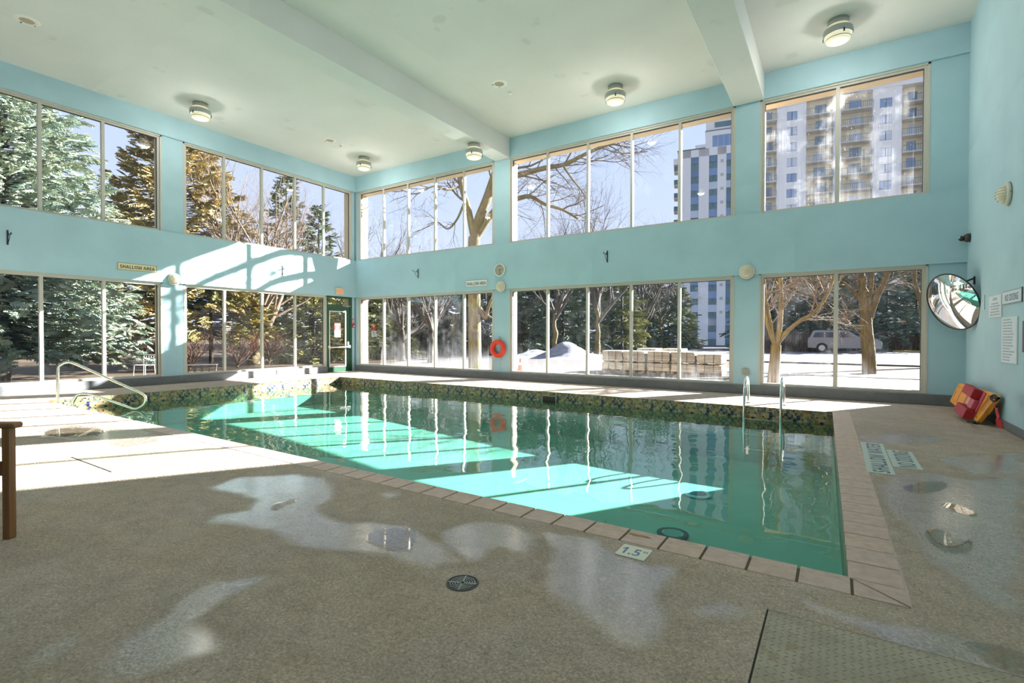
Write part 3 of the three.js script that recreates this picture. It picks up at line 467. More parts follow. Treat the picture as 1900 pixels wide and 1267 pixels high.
{ // small boxes
  const o = thing('junction_box', 'small metal junction box low on the pier behind the ladder', 'box', [12.035, 0.395, -0.05]);
  mesh('cover', [rbx(-0.06, 0.06, 0, 0.125, 0, 0.05, 0.006)], mat(lin(0.36, 0.33, 0.26), 0.4), o); for (const y of [0.1, 0.025]) mesh('screw', [bar([0, y, 0.048], [0, y, 0.054], 0.006, 8)], M.frameDark, o);
  const k = thing('outlet_cover', 'grey square outlet cover on the sunlit kerb', 'outlet', [0.02, 0.055, 2.74], Math.PI / 2);
  mesh('plate', [rbx(-0.11, 0.11, 0, 0.125, 0, 0.012, 0.003)], M.grey, k); mesh('flap', [rbx(-0.08, 0.08, 0.02, 0.105, 0.012, 0.02, 0.003)], M.grey, k);
  const c = thing('security_camera', 'black dome security camera in the corner above the mirror', 'camera', [W, 2.84, 0.16]);
  mesh('mount', lathe([[0, 0], [0.075, 0], [0.07, 0.05], [0.055, 0.075], [0, 0.08]]).rotateZ(Math.PI / 2), mat(lin(0.05, 0.04, 0.04), 0.5), c); mesh('eye_ball', new THREE.SphereGeometry(0.045, 20, 14).translate(-0.105, -0.005, 0.0), M.black, c); mesh('lens', new THREE.SphereGeometry(0.014, 12, 8).translate(-0.138, 0.005, 0.028), M.chrome, c);
  const wg = thing('wall_gauge', 'thin vertical plastic strip on the wall beside the caution sign', 'strip', [W, 1.60, 1.20]);
  mesh('strip', [rbx(-0.01, 0, 0, 0.22, -0.02, 0.02, 0.003)], mat(lin(0.40, 0.55, 0.58), 0.5), wg);
}
{ // convex mirror on a wall arm
  const c = onZ(1767, 560, 0.56), toCam = EYE.clone().sub(c).normalize(), right = V(0.839, 0, -0.545), up = V(0, 1, 0);
  const n = V(-0.80, -0.30, 0.52).normalize();
  const o = thing('convex_mirror', 'large round convex safety mirror with black rim on a wall arm', 'mirror', [c.x, c.y, c.z]), q = new THREE.Quaternion().setFromUnitVectors(V(0, 1, 0), n), R = 0.467, dome = [];
  for (let i = 0; i <= 20; i++) { const r = R * i / 20; dome.push([Math.max(r, 0.0005), 0.11 * (1 - (r / R) ** 2)]); }
  const ax = (g) => g.applyQuaternion(q);
  mesh('glass', ax(lathe(dome.reverse(), 64)), mat(lin(0.86, 0.88, 0.88), 0.025, { metalness: 1 }), o);
  mesh('rim', ax(new THREE.TorusGeometry(R, 0.012, 10, 64).rotateX(Math.PI / 2)), M.black, o);
  mesh('back_shell', ax(lathe([[0.0005, -0.045], [R * 0.8, -0.03], [R, -0.004]].reverse(), 48)), mat(lin(0.08, 0.085, 0.09), 0.6), o);
  const wallP = V(W - 0.01, 2.13, 0.55).sub(c), mid = n.clone().multiplyScalar(-0.05).add(V(0.06, 0.28, 0.0));
  mesh('arm', [beamBox(wallP, mid, 0.025, 0.018), beamBox(mid, n.clone().multiplyScalar(-0.04), 0.02, 0.012)], M.black, o);
  mesh('wall_bracket', [rbx(wallP.x - 0.008, wallP.x + 0.01, wallP.y - 0.10, wallP.y + 0.03, wallP.z - 0.03, wallP.z + 0.03, 0.003)], M.black, o);
}
{ // spine board with head immobiliser leaning in the corner
  const LB = V(15.235, 0.122, 0.42), RB = V(15.262, 0.014, 2.12), LT = V(15.335, 0.402, 0.42), e1 = RB.clone().sub(LB), L = e1.length(); e1.normalize();
  const e2 = LT.clone().sub(LB); e2.addScaledVector(e1, -e2.dot(e1)).normalize(); const e3 = new THREE.Vector3().crossVectors(e1, e2);
  const fr = new THREE.Matrix4().makeBasis(e1, e2, e3), o = thing('spine_board', 'orange plastic spine board leaning on its edge in the corner', 'spine board', [LB.x, LB.y, LB.z]);
  const s = new THREE.Shape(); s.moveTo(0.04, 0); s.lineTo(L - 0.06, 0); s.quadraticCurveTo(L + 0.01, 0.0, L + 0.05, 0.07); s.lineTo(L + 0.20, 0.36); s.quadraticCurveTo(L + 0.22, 0.44, L + 0.14, 0.445); s.lineTo(0.05, 0.315); s.quadraticCurveTo(0, 0.31, 0, 0.27); s.lineTo(0, 0.04); s.quadraticCurveTo(0, 0, 0.04, 0);
  const hole = (x, y, w, h, sk = 0) => { const p = new THREE.Path(); p.moveTo(x - w / 2, y - h / 2); p.lineTo(x + w / 2, y - h / 2); p.lineTo(x + w / 2 + sk, y + h / 2); p.lineTo(x - w / 2 + sk, y + h / 2); p.closePath(); s.holes.push(p); };
  for (let k = 0; k < 10; k++) { const x = 0.10 + k * (L - 0.02) / 10; hole(x, 0.262 + 0.073 * x, 0.07, 0.045, 0.012); } for (let k = 0; k < 4; k++) hole(0.10 + k * 0.14, 0.045, 0.06, 0.04); hole(L - 0.1, 0.06, 0.12, 0.035); hole(L + 0.11, 0.24, 0.035, 0.15, 0.06);
  const place = (g) => { g.applyMatrix4(fr); return g; };
  mesh('board', place(new THREE.ExtrudeGeometry(s, { depth: 0.035, bevelEnabled: true, bevelSize: 0.012, bevelThickness: 0.01, bevelSegments: 3 }).translate(0, 0, 0.0)), mat(lin(0.80, 0.33, 0.035), 0.42), o);
  const LR = (a0, a1, b0, b1, n0, n1, r = 0.004) => place(rbx(a0, a1, b0, b1, n0, n1, r));
  for (const g of [LR(0.36, 0.38, 0.06, 0.26, 0.0452, 0.047, 0.0005), LR(0.07, 0.08, 0.1, 0.2, 0.0452, 0.047, 0.0005)]) mesh('groove', [g], mat(lin(0.30, 0.06, 0.01), 0.6), o);
  const h = thing('head_immobilizer', 'red padded head immobiliser lying on the orange spine board', 'immobiliser', [LB.x, LB.y, LB.z]), red = mat(lin(0.36, 0.012, 0.02), 0.55), pink = mat(lin(0.52, 0.09, 0.14), 0.5), tan = mat(lin(0.62, 0.45, 0.20), 0.6), strap = mat(lin(0.50, 0.012, 0.02), 0.6), webbing = mat(lin(0.008, 0.008, 0.012), 0.7);
  mesh('base_pad', [LR(0.80, 1.55, 0.02, 0.40, 0.047, 0.062)], pink, h); mesh('centre_panel', [LR(0.92, 1.24, 0.13, 0.28, 0.062, 0.066, 0.002)], tan, h);
  mesh('head_block', [LR(0.90, 1.44, 0.27, 0.41, 0.062, 0.165, 0.012)], red, h); mesh('head_block', [LR(0.98, 1.56, -0.02, 0.12, 0.062, 0.165, 0.012)], red, h); mesh('pillow', [LR(1.28, 1.5, 0.125, 0.265, 0.062, 0.12, 0.012)], pink, h);
  const P = (u, v, x) => onX(u, v, x).sub(LB), ribbon = (pts, w) => { const g = []; for (let i = 0; i + 1 < pts.length; i++) g.push(beamBox(pts[i], pts[i + 1], 0.006, w)); return g; };
  mesh('chin_strap', [...ribbon([P(1845, 747, 15.22), P(1847, 760, 15.18), P(1851, 764, 15.16)], 0.05), ...ribbon([P(1849, 760, 15.165), P(1853, 778, 15.165), P(1856, 794, 15.18)], 0.085)], strap, h);
  mesh('webbing', [tube([P(1838, 736, 15.24), P(1845, 733, 15.2), P(1850, 741, 15.2), P(1843, 744, 15.22), P(1839, 738, 15.24), P(1853, 739, 15.2)], 0.014, 40, 6), tube([P(1795, 782, 15.16), P(1803, 779, 15.13), P(1808, 785, 15.12), P(1802, 784, 15.14), P(1813, 786, 15.14), P(1806, 780, 15.14), P(1816, 785, 15.14)], 0.010, 60, 6)], webbing, h);
}
{ // pool ladder
  const o = thing('pool_ladder', 'stainless steel pool ladder at the far pool edge', 'ladder', [12.575, 0, 1.93]);
  for (const s of [-0.278, 0.278]) {
    const r = mesh('rail', tube([[s, 0.0, -0.42], [s, 0.25, -0.415], [s, 0.40, -0.37], [s, 0.475, -0.24], [s, 0.455, -0.12], [s, 0.36, -0.03], [s, 0.1, 0.035], [s, -0.3, 0.06], [s, -1.0, 0.065]], 0.024, 60, 14), M.chrome, o);
    mesh('escutcheon', lathe([[0.026, 0.022], [0.04, 0.02], [0.06, 0.004], [0.062, 0]]).translate(s, 0, -0.42), M.steel, r);
  }
  for (const y of [-0.205, -0.46, -0.71]) mesh('tread', [rbx(-0.262, 0.262, y - 0.012, y + 0.012, 0.02, 0.11, 0.008)], M.chrome, o);
}
{ // handrail: one bent tube in an upright plane that runs out over the water
  const a = V(1.97, 0, 8.24), dir = V(0.66, 0, -0.752).normalize(), nrm = V(dir.z, 0, -dir.x), hit = (u, v) => { const d = rayDir(u, v), t = a.clone().sub(EYE).dot(nrm) / d.dot(nrm); return EYE.clone().addScaledVector(d, t); };
  const px = [[107, 746], [107.3, 715], [107.4, 687], [111.6, 678], [124, 671.8], [137, 674], [165, 686], [193.7, 699], [238, 719], [263, 730.5], [270.5, 739], [267.4, 749.5], [256.8, 757], [246, 758], [227.4, 751.6], [185, 736.8], [160, 730.5], [145, 732.6], [138, 741], [135, 752.6]], pts = px.map(([u, v]) => hit(u, v));
  pts.unshift(V(pts[0].x, -0.55, pts[0].z)); const e = pts[pts.length - 1]; pts.push(V(e.x, -0.5, e.z));
  const o = thing('pool_handrail', 'bent stainless steel handrail looping over the pool steps', 'handrail', [a.x, 0, a.z]);
  mesh('rail', tube(pts.map((p) => p.clone().sub(V(a.x, 0, a.z))), 0.024, 160, 14), M.steel, o);
  mesh('anchor', [lathe([[0.026, 0.02], [0.045, 0.016], [0.06, 0]]).translate(pts[0].x - a.x, -0.56, pts[0].z - a.z)], M.steel, o);
}
{ // floor drain
  const c = onY(858, 1082), o = thing('floor_drain', 'round black floor drain with concentric slots', 'drain', [c.x, 0, c.z]);
  mesh('pan', lathe([[0.0005, 0.0012], [0.073, 0.0012]]), M.black, o); mesh('collar', lathe([[0.071, 0.001], [0.071, 0.005], [0.078, 0.004], [0.08, 0.0005]], 40), mat(lin(0.05, 0.048, 0.042), 0.5), o);
  const dm = mat(lin(0.34, 0.34, 0.33), 0.4); for (const r of [0.012, 0.024, 0.036, 0.048, 0.060]) mesh('grate_ring', new THREE.TorusGeometry(r, 0.0026, 6, 40).rotateX(Math.PI / 2).translate(0, 0.003, 0), dm, o);
  for (let k = 0; k < 4; k++) mesh('grate_rib', [bx(-0.004, 0.004, 0.0015, 0.004, 0.01, 0.07).rotateY(k * Math.PI / 2 + 0.4)], dm, o);
}
{ // steel hatches with raised tread pattern
  const worn = tex(256, 256, (u, v) => { const k = 0.8 + 0.2 * fbm(u * 8, v * 8, 4), s = smooth(0.62, 0.75, fbm(u * 16, v * 16, 4, N128)); return [k * (1 - 0.06 * s), k * (1 - 0.10 * s), k * (1 - 0.16 * s)]; }, { srgb: true, rx: 1 / 0.8, ry: 1 / 0.8 });
  const hm = mat(lin(0.46, 0.40, 0.29), 0.5, { map: worn }), gap = mat(lin(0.02, 0.018, 0.012), 0.9);
  const hatch = (x0, x1, z0, z1, label, step) => {
    const o = thing('floor_hatch', label, 'hatch', [x0, 0, z0]), w = x1 - x0, d = z1 - z0; mesh('gap', [bx(-0.008, w + 0.008, 0, 0.001, -0.008, d + 0.008)], gap, o); mesh('plate', [rbx(0, w, 0.0005, 0.004, 0, d, 0.001, 1)], hm, o);
    const gs = [], one = (a) => { const g = new THREE.OctahedronGeometry(1, 0); g.scale(0.0145, 0.0026, 0.0042); g.rotateY(a); return g; }, A = one(0.78), B = one(-0.78);
    for (let i = 0; (i + 0.5) * step < w - 0.01; i++) for (let j = 0; (j + 0.5) * step < d - 0.01; j++) { const g = ((i + j) % 2 ? A : B).clone(); g.translate((i + 0.5) * step, 0.0042, (j + 0.5) * step); gs.push(g); }
    mesh('tread_pattern', gs, hm, o).userData.kind = 'stuff';
  };
  hatch(13.385, 14.5, 8.87, 10.0, 'steel tread-plate hatch in the deck near the mitred coping corner', 0.026);
  const a = onY(168, 862), b = onY(395, 842); hatch(7.35, 8.32, 8.62, 9.55, 'sunlit tread-plate hatch in the deck', 0.03);
}
{ // depth marker and warning tiles set in the deck
  const o = thing('depth_marker', 'white depth marker tile reading 1.5 M beside the coping', 'depth marker', [12.692, 0, 8.626]);
  mesh('tile', [rbx(-0.083, 0.083, 0.0003, 0.004, -0.077, 0.077, 0.0015, 1)], M.white, o);
  const t = canvasTex(332, 308, (g, w, h) => { g.fillStyle = '#dcdccb'; g.fillRect(0, 0, w, h); g.fillStyle = '#5b7288'; g.textBaseline = 'alphabetic'; g.font = 'bold 250px sans-serif'; g.fillText('1.5', 18, 246, 232); g.font = 'bold 66px sans-serif'; g.fillText('M', 256, 128); }), pg = new THREE.PlaneGeometry(0.163, 0.151); pg.rotateX(-Math.PI / 2); pg.translate(0, 0.0046, 0);
  mesh('numerals', pg, mat(0xffffff, 0.5, { map: t }), o);
  const row = (x0, x1, z0, z1, text, n, label) => {
    const q = thing('floor_warning', label, 'floor sign', [(x0 + x1) / 2, 0, (z0 + z1) / 2]), L = z1 - z0, wd = x1 - x0, ct = canvasTex(1400, Math.round(1400 * wd / L), (g, w, h) => { g.fillStyle = '#b9c6bd'; g.fillRect(0, 0, w, h); g.fillStyle = '#33424f'; g.font = `bold ${Math.round(h * 0.86)}px sans-serif`; g.textAlign = 'center'; g.textBaseline = 'middle'; g.fillText(text, w / 2, h * 0.54, w * 0.96); }), m = mat(0xffffff, 0.45, { map: ct });
    for (let k = 0; k < n; k++) { // reads towards -z with the tops of the letters towards the pool
      const a = L / 2 - L * k / n - 0.0015, b = L / 2 - L * (k + 1) / n + 0.0015, g = new THREE.BoxGeometry(wd, 0.004, a - b); const p = g.attributes.position, uv = g.attributes.uv; g.translate(0, 0.0022, (a + b) / 2);
      for (let i = 0; i < p.count; i++) uv.setXY(i, (L / 2 - p.getZ(i)) / L, 0.5 - p.getX(i) / wd);
      mesh('letter_tile', g, m, q);
    }
  };
  row(13.855, 14.058, 4.405, 5.897, 'SHALLOW WATER', 9, 'SHALLOW WATER warning tiles set in the deck');
  row(14.066, 14.28, 4.72, 5.556, 'NO DIVING', 5, 'NO DIVING warning tiles set in the deck');
}
{ // wooden armchair
  const wood = tex(256, 512, (u, v) => { const k = 0.72 + 0.28 * fbm(u * 24, v * 3, 4, N128); return [k, k * 0.94, k * 0.86]; }, { srgb: true, rx: 5, ry: 1.2 }), wm = mat(lin(0.42, 0.215, 0.095), 0.45, { map: wood });
  const o = thing('wooden_armchair', 'brown wooden armchair at the edge of the sunlit deck', 'chair', [9.546, 0, 10.453], 0.576), w = 0.56, dp = 0.5;
  for (const z of [0, w]) { mesh('leg', [rbx(-0.022, 0.022, 0, 0.655, z - 0.022, z + 0.022, 0.005)], wm, o); mesh('leg', [rbx(-dp - 0.022, -dp + 0.022, 0, 0.92, z - 0.022, z + 0.022, 0.005)], wm, o); mesh('armrest', [rbx(-dp - 0.02, 0.058, 0.650, 0.685, z - 0.035, z + 0.035, 0.014, 3)], wm, o); mesh('side_rail', [rbx(-dp, 0, 0.37, 0.44, z - 0.014, z + 0.014, 0.004)], wm, o); mesh('bolt', [bar([0.0, 0.42, z - 0.024], [0.0, 0.42, z - 0.0215], 0.005, 8)], M.steel, o); }
  for (let k = 0; k < 6; k++) mesh('seat_slat', [rbx(-dp + 0.02 + k * 0.08, -dp + 0.085 + k * 0.08, 0.44, 0.46, 0.02, w - 0.02, 0.004)], wm, o);
  for (let k = 0; k < 7; k++) mesh('back_slat', [rbx(-dp - 0.01, -dp + 0.01, 0.50, 0.86, 0.05 + k * 0.07, 0.09 + k * 0.07, 0.004)], wm, o);
  mesh('top_rail', [rbx(-dp - 0.018, -dp + 0.018, 0.86, 0.92, 0.02, w - 0.02, 0.006)], wm, o);
}
// ---------------------------------------------------------------- ground outside
const gy = (x, z) => -0.12 - 0.6 * smooth(-42, -58, z);
const speck = tex(512, 512, (u, v) => { const k = 0.70 + 0.34 * fbm(u * 16, v * 16, 5, N64) + 0.14 * (N256(u * 256, v * 256) - 0.5); return [k, k, k]; }, { srgb: true, rx: 1 / 3.1, ry: 1 / 3.1 });
const grassTone = tex(512, 512, (u, v) => { const a = fbm(u * 16, v * 16, 5, N64), b = N256(u * 256, v * 128), k = 0.55 + 0.45 * a + 0.3 * (b - 0.5), d = smooth(0.5, 0.7, fbm(u * 8 + 4, v * 8, 4, N128)); return [k, k * (0.92 - 0.1 * d), k * (0.74 - 0.2 * d)]; }, { srgb: true, rx: 1 / 3.7, ry: 1 / 3.7 });
M.asphalt = mat(lin(0.12, 0.115, 0.12), 0.85, { map: speck });
M.paving = mat(lin(0.088, 0.081, 0.077), 0.85, { map: speck });
M.lawn = mat(lin(0.115, 0.084, 0.048), 0.95, { map: grassTone, bumpMap: grain, bumpScale: 0.02 });
M.snow = mat(lin(0.19, 0.195, 0.21), 0.8, { map: speck });
M.ice = mat(lin(0.40, 0.42, 0.46), 0.6);
function patch(name, pts, y, m, label, category) {
  const s = new THREE.Shape(pts.map(([x, z]) => new THREE.Vector2(x, -z))), g = new THREE.ShapeGeometry(s); g.rotateX(-Math.PI / 2); const p = g.attributes.position;
  for (let i = 0; i < p.count; i++) p.setY(i, gy(p.getX(i), p.getZ(i)) + y); return struct(mesh(name, metricUV(g), m), label, category);
}
{
  const strip = (x0, x1, z0, z1, n) => { const g = new THREE.PlaneGeometry(x1 - x0, z1 - z0, 1, n); g.rotateX(-Math.PI / 2); g.translate((x0 + x1) / 2, 0, (z0 + z1) / 2); const p = g.attributes.position; for (let i = 0; i < p.count; i++) p.setY(i, gy(p.getX(i), p.getZ(i)) - 0.06); return metricUV(g); };
  struct(mesh('ground', [strip(-400, 240, -340, -0.4, 170), strip(-400, -0.4, -0.4, 80, 1), strip(W + 0.1, 240, -0.4, 80, 1), strip(-0.4, W + 0.1, D + 0.1, 80, 1)], M.lawn), 'brown winter lawn around the building', 'lawn');
}
patch('driveway', [[-3, -0.3], [40, -0.3], [40, -8.4], [12, -8.6], [9, -12], [3, -16], [-6, -20], [-16, -22], [-16, -14], [-5, -9]], 0.0, M.paving, 'pale paved driveway outside the clock wall', 'driveway');
patch('road', [[-60, -28], [-20, -24], [4, -19], [14, -17.5], [60, -17.5], [60, -41], [-60, -41]], 0.0, M.asphalt, 'grey road beyond the driveway with parked cars', 'road');
patch('snow_field', [[-320, -30], [-24, -2], [-24, 8], [-60, 60], [-320, 120]], 0.02, M.snow, 'white snow field far beyond the spruces', 'snow field');
patch('snow_strip', [[10, -17.6], [60, -17.6], [60, -33], [11, -31]], 0.02, M.snow, 'packed snow on the road beside the silver car', 'snow');
patch('kerb_stone', [[9.2, -8.2], [40, -8.0], [40, -8.35], [9.2, -8.6]], 0.06, mat(lin(0.10, 0.09, 0.09), 0.9), 'dark kerb line between driveway and lawn strip', 'kerb');
patch('road_far', [[-40, -42], [60, -42], [60, -86], [-40, -86]], 0.02, M.asphalt, 'asphalt lot in front of the apartment tower', 'road');
struct(mesh('yellow_kerb', [bx(8, 12.2, -0.12, 0.05, -41.4, -41.1), bx(17.5, 40, -0.12, 0.03, -41.4, -41.1)], mat(lin(0.42, 0.29, 0.05), 0.8)), 'yellow painted road kerb behind the silver car', 'kerb');

// ---------------------------------------------------------------- trees
class Limbs { // tapered round limbs gathered into one geometry
  constructor() { this.p = []; this.n = []; this.i = []; }
  path(pts, radii, sides = 6) {
    const b0 = this.p.length / 3; let prev = null;
    for (let k = 0; k < pts.length; k++) {
      const t = (k + 1 < pts.length ? pts[k + 1].clone().sub(pts[k]) : pts[k].clone().sub(pts[k - 1])).normalize();
      let a = prev ? prev.clone().addScaledVector(t, -prev.dot(t)) : new THREE.Vector3().crossVectors(t, Math.abs(t.y) < 0.9 ? V(0, 1, 0) : V(1, 0, 0)); a.normalize(); prev = a; const b = new THREE.Vector3().crossVectors(t, a);
      for (let s = 0; s < sides; s++) { const q = s / sides * Math.PI * 2, c = Math.cos(q), d = Math.sin(q), nx = a.x * c + b.x * d, ny = a.y * c + b.y * d, nz = a.z * c + b.z * d; this.p.push(pts[k].x + nx * radii[k], pts[k].y + ny * radii[k], pts[k].z + nz * radii[k]); this.n.push(nx, ny, nz); }
      if (k) for (let s = 0; s < sides; s++) { const A = b0 + (k - 1) * sides + s, B = b0 + (k - 1) * sides + (s + 1) % sides, C = A + sides, E = B + sides; this.i.push(A, B, C, B, E, C); }
    }
  }
  geo() { const g = new THREE.BufferGeometry(), n = this.p.length / 3; g.setAttribute('position', new THREE.BufferAttribute(new Float32Array(this.p), 3)); g.setAttribute('normal', new THREE.BufferAttribute(new Float32Array(this.n), 3)); const uv = new Float32Array(n * 2); for (let k = 0; k < n; k++) { uv[2 * k] = this.p[3 * k] + this.p[3 * k + 2]; uv[2 * k + 1] = this.p[3 * k + 1]; } g.setAttribute('uv', new THREE.BufferAttribute(uv, 2)); g.setIndex(this.i); return g; }
}
const barkTone = tex(256, 256, (u, v) => { const k = 0.55 + 0.5 * fbm(u * 24, v * 8, 5, N128), m = smooth(0.5, 0.7, fbm(u * 8, v * 8 + 3, 4, N64)); return [k, k * (0.96 + 0.04 * m), k * (0.86 - 0.22 * m)]; }, { srgb: true, rx: 1.6, ry: 0.7 });
M.bark = mat(lin(0.20, 0.165, 0.105), 0.9, { map: barkTone, bumpMap: barkTone, bumpScale: 0.02 });
M.barkGrey = mat(lin(0.17, 0.155, 0.115), 0.9, { map: barkTone, bumpMap: barkTone, bumpScale: 0.02 });
M.barkGold = mat(lin(0.23, 0.17, 0.085), 0.9, { map: barkTone, bumpMap: barkTone, bumpScale: 0.02 });
M.twig = mat(lin(0.075, 0.06, 0.05), 0.9);
M.twigWarm = mat(lin(0.15, 0.105, 0.07), 0.9);
M.barkDark = mat(lin(0.05, 0.04, 0.032), 0.9, { map: barkTone });
function grow(fine, r, p, dir, len, rad, depth, o) {
  const seg = depth > 1 ? 4 : 3, pts = [p.clone()], rr = [rad]; let d = dir.clone(), q = p.clone(); const end = depth ? rad * 0.55 : rad * 0.3;
  for (let k = 1; k <= seg; k++) { d.add(V((r() - 0.5) * o.wob, (r() - 0.5) * o.wob + o.up * (depth ? 1 : 0.5), (r() - 0.5) * o.wob)).normalize(); q = q.clone().addScaledVector(d, len / seg); pts.push(q); rr.push(rad + (end - rad) * k / seg); }
  fine.path(pts, rr, rad > 0.03 ? 6 : 3);
  if (!depth) return;
  const n = o.kids[Math.min(depth, o.kids.length - 1)];
  for (let k = 0; k < n; k++) {
    const t = 0.25 + 0.75 * (k + r()) / n, i = Math.min(seg - 1, Math.floor(t * seg)), f = t * seg - i, b = pts[i].clone().lerp(pts[i + 1], f), dd = pts[i + 1].clone().sub(pts[i]).normalize();
    const side = V(r() - 0.5, (r() - 0.5) * 0.8, r() - 0.5); side.addScaledVector(dd, -side.dot(dd)).normalize(); const a = o.ang * (0.6 + 0.7 * r()); const nd = dd.clone().multiplyScalar(Math.cos(a)).addScaledVector(side, Math.sin(a)).normalize();
    grow(fine, r, b, nd, len * (0.52 + 0.25 * r()), (rad + (end - rad) * t) * (0.5 + 0.14 * r()), depth - 1, o);
  }
}
const smoothPath = (pts, n) => new THREE.CatmullRomCurve3(pts).getPoints(n);
function bareTree(name, label, base, seed, { h = 6, trunkR = 0.12, lean = [0, 0], depth = 3, limbs = 6, ang = 0.6, wob = 0.5, up = 0.12, kids = [0, 3, 4, 5], bark = M.bark, twig = M.twig, fork = 0.3, group = 'bare trees outside' }) {
  const r = rngOf(seed), o = thing(name, label, 'tree', [base.x, base.y, base.z], 0, group), trunk = new Limbs(), crown = new Limbs(), pts = [], rr = [], N = 6;
  for (let k = 0; k <= N; k++) { const t = k / N; pts.push(V(lean[0] * t * h + (r() - 0.5) * 0.1 * h * 0.2, t * h * fork * 1.6, lean[1] * t * h + (r() - 0.5) * 0.02 * h)); rr.push(trunkR * (1.25 - 0.55 * t - (k ? 0.12 : 0))); }
  trunk.path(smoothPath(pts, 14), new Array(15).fill(0).map((_, k) => trunkR * (1.25 - 0.6 * k / 14)), 10);
  const top = pts[N];
  for (let k = 0; k < limbs; k++) { const a = k / limbs * Math.PI * 2 + r() * 0.8, s = k < limbs * 0.6 ? top.clone() : pts[Math.floor(N * (0.55 + 0.4 * r()))].clone(), tilt = 0.25 + 0.65 * r(); grow(crown, r, s, V(Math.cos(a) * Math.sin(tilt), Math.cos(tilt), Math.sin(a) * Math.sin(tilt)), h * (0.36 + 0.2 * r()), trunkR * 0.6 * (0.7 + 0.5 * r()), depth, { ang, wob, up, kids }); }
  mesh('trunk', trunk.geo(), bark, o); const c = mesh('crown', crown.geo(), twig, o); c.userData.kind = 'stuff'; return o;
}
// needle spray: a drooping twig with side twigs, each a pair of crossed slivers
const sprayGeo = (() => {
  const p = [], sl = (a, b, w) => { const d = b.clone().sub(a), n1 = new THREE.Vector3().crossVectors(d, V(0, 1, 0.3)).normalize(), n2 = new THREE.Vector3().crossVectors(d, n1).normalize(); for (const n of [n1, n2]) { const m = a.clone().lerp(b, 0.45), l = m.clone().addScaledVector(n, w), r = m.clone().addScaledVector(n, -w); for (const t of [[a, l, r], [l, b, r]]) for (const q of t) p.push(q.x, q.y, q.z); } };
  sl(V(0, 0, 0), V(1, -0.06, 0), 0.075);
  for (let k = 0; k < 6; k++) { const t = 0.1 + k * 0.14, L = 0.46 * (1 - 0.6 * t); for (const s of [-1, 1]) { const a = V(t, -0.06 * t, 0), b = V(t + L * 0.75, -0.06 * t - 0.05 - 0.06 * (k % 2), s * L * 0.72); sl(a, b, 0.055); } }
  const g = new THREE.BufferGeometry(); g.setAttribute('position', new THREE.BufferAttribute(new Float32Array(p), 3)); g.computeVertexNormals(); return g;
})();
M.needle = mat(lin(1, 1, 1), 0.8, { side: THREE.DoubleSide });
function conifer(name, label, base, h, rad, seed, { n = 1600, tone = [0.10, 0.13, 0.075], tone2 = [0.20, 0.19, 0.09], skirt = 0.04, size = 0.42, shape = 0.85, gaps = 0.25, bark = M.barkDark, group = 'evergreens outside', open = 0 } = {}) {
  const r = rngOf(seed), o = thing(name, label, 'tree', [base.x, base.y, base.z], 0, group), tr = new Limbs();
  tr.path([V(0, 0, 0), V(0, h * 0.5, 0), V(0, h * 0.97, 0)], [h * 0.02, h * 0.012, 0.01], 8); mesh('trunk', tr.geo(), bark, o);
  const boughs = new Limbs(), inst = new THREE.InstancedMesh(sprayGeo, M.needle, n), m = new THREE.Matrix4(), q = new THREE.Quaternion(), col = new THREE.Color(), lobes = noiseField(seed + 5, 16); let k = 0;
  const nb = Math.ceil(n / 16);
  for (let b = 0; b < nb; b++) {
    const t = Math.pow((b + r()) / nb, 1.25) * (1 - skirt) + skirt, a = b * 2.3999 + r() * 0.7, R = rad * Math.pow(1 - t, shape) * (0.78 + 0.3 * lobes(t * 9, a * 2.2) + 0.12 * r()) + 0.12, y0 = t * h, droop = -0.10 - 0.24 * (1 - t) + 0.4 * t;
    const P = (f) => V(Math.cos(a) * R * f, y0 + R * (droop * f + 0.16 * f * f), Math.sin(a) * R * f);
    boughs.path([P(0), P(0.5), P(0.95)], [0.02 + R * 0.008, 0.014, 0.004], 3);
    for (let s = 0; s < 16 && k < n; s++) {
      const f = open + (1 - open) * Math.pow((s + 0.6 + r() * 0.6) / 16.5, 0.6), pos = P(f), sd = (r() - 0.5) * 2, yaw = -a + sd * 0.9, sc = size * (0.6 + 0.7 * r()) * (0.55 + 0.5 * Math.min(1, R / rad + 0.25));
      pos.x += -Math.sin(a) * sd * 0.18 * R * 0.6; pos.z += Math.cos(a) * sd * 0.18 * R * 0.6; pos.y += (r() - 0.5) * 0.55 * size;
      q.setFromEuler(new THREE.Euler((r() - 0.5) * 1.3, yaw, droop * 0.6 + (r() - 0.45) * 1.0, 'YXZ')); m.compose(pos, q, V(sc, sc, sc)); inst.setMatrixAt(k, m);
      const mixv = clamp(0.75 * r() + 0.35 * (lobes(a * 3, t * 14) - 0.5) + 0.1), br = 0.75 + 0.5 * r(); col.setRGB((tone[0] + (tone2[0] - tone[0]) * mixv) * br, (tone[1] + (tone2[1] - tone[1]) * mixv) * br, (tone[2] + (tone2[2] - tone[2]) * mixv) * br); inst.setColorAt(k, col); k++;
    }
  }
  inst.count = k; inst.name = 'foliage'; inst.userData.kind = 'stuff'; o.add(inst); mesh('boughs', boughs.geo(), bark, o).userData.kind = 'stuff'; return o;
}
const G0 = (x, z) => V(x, gy(x, z), z);
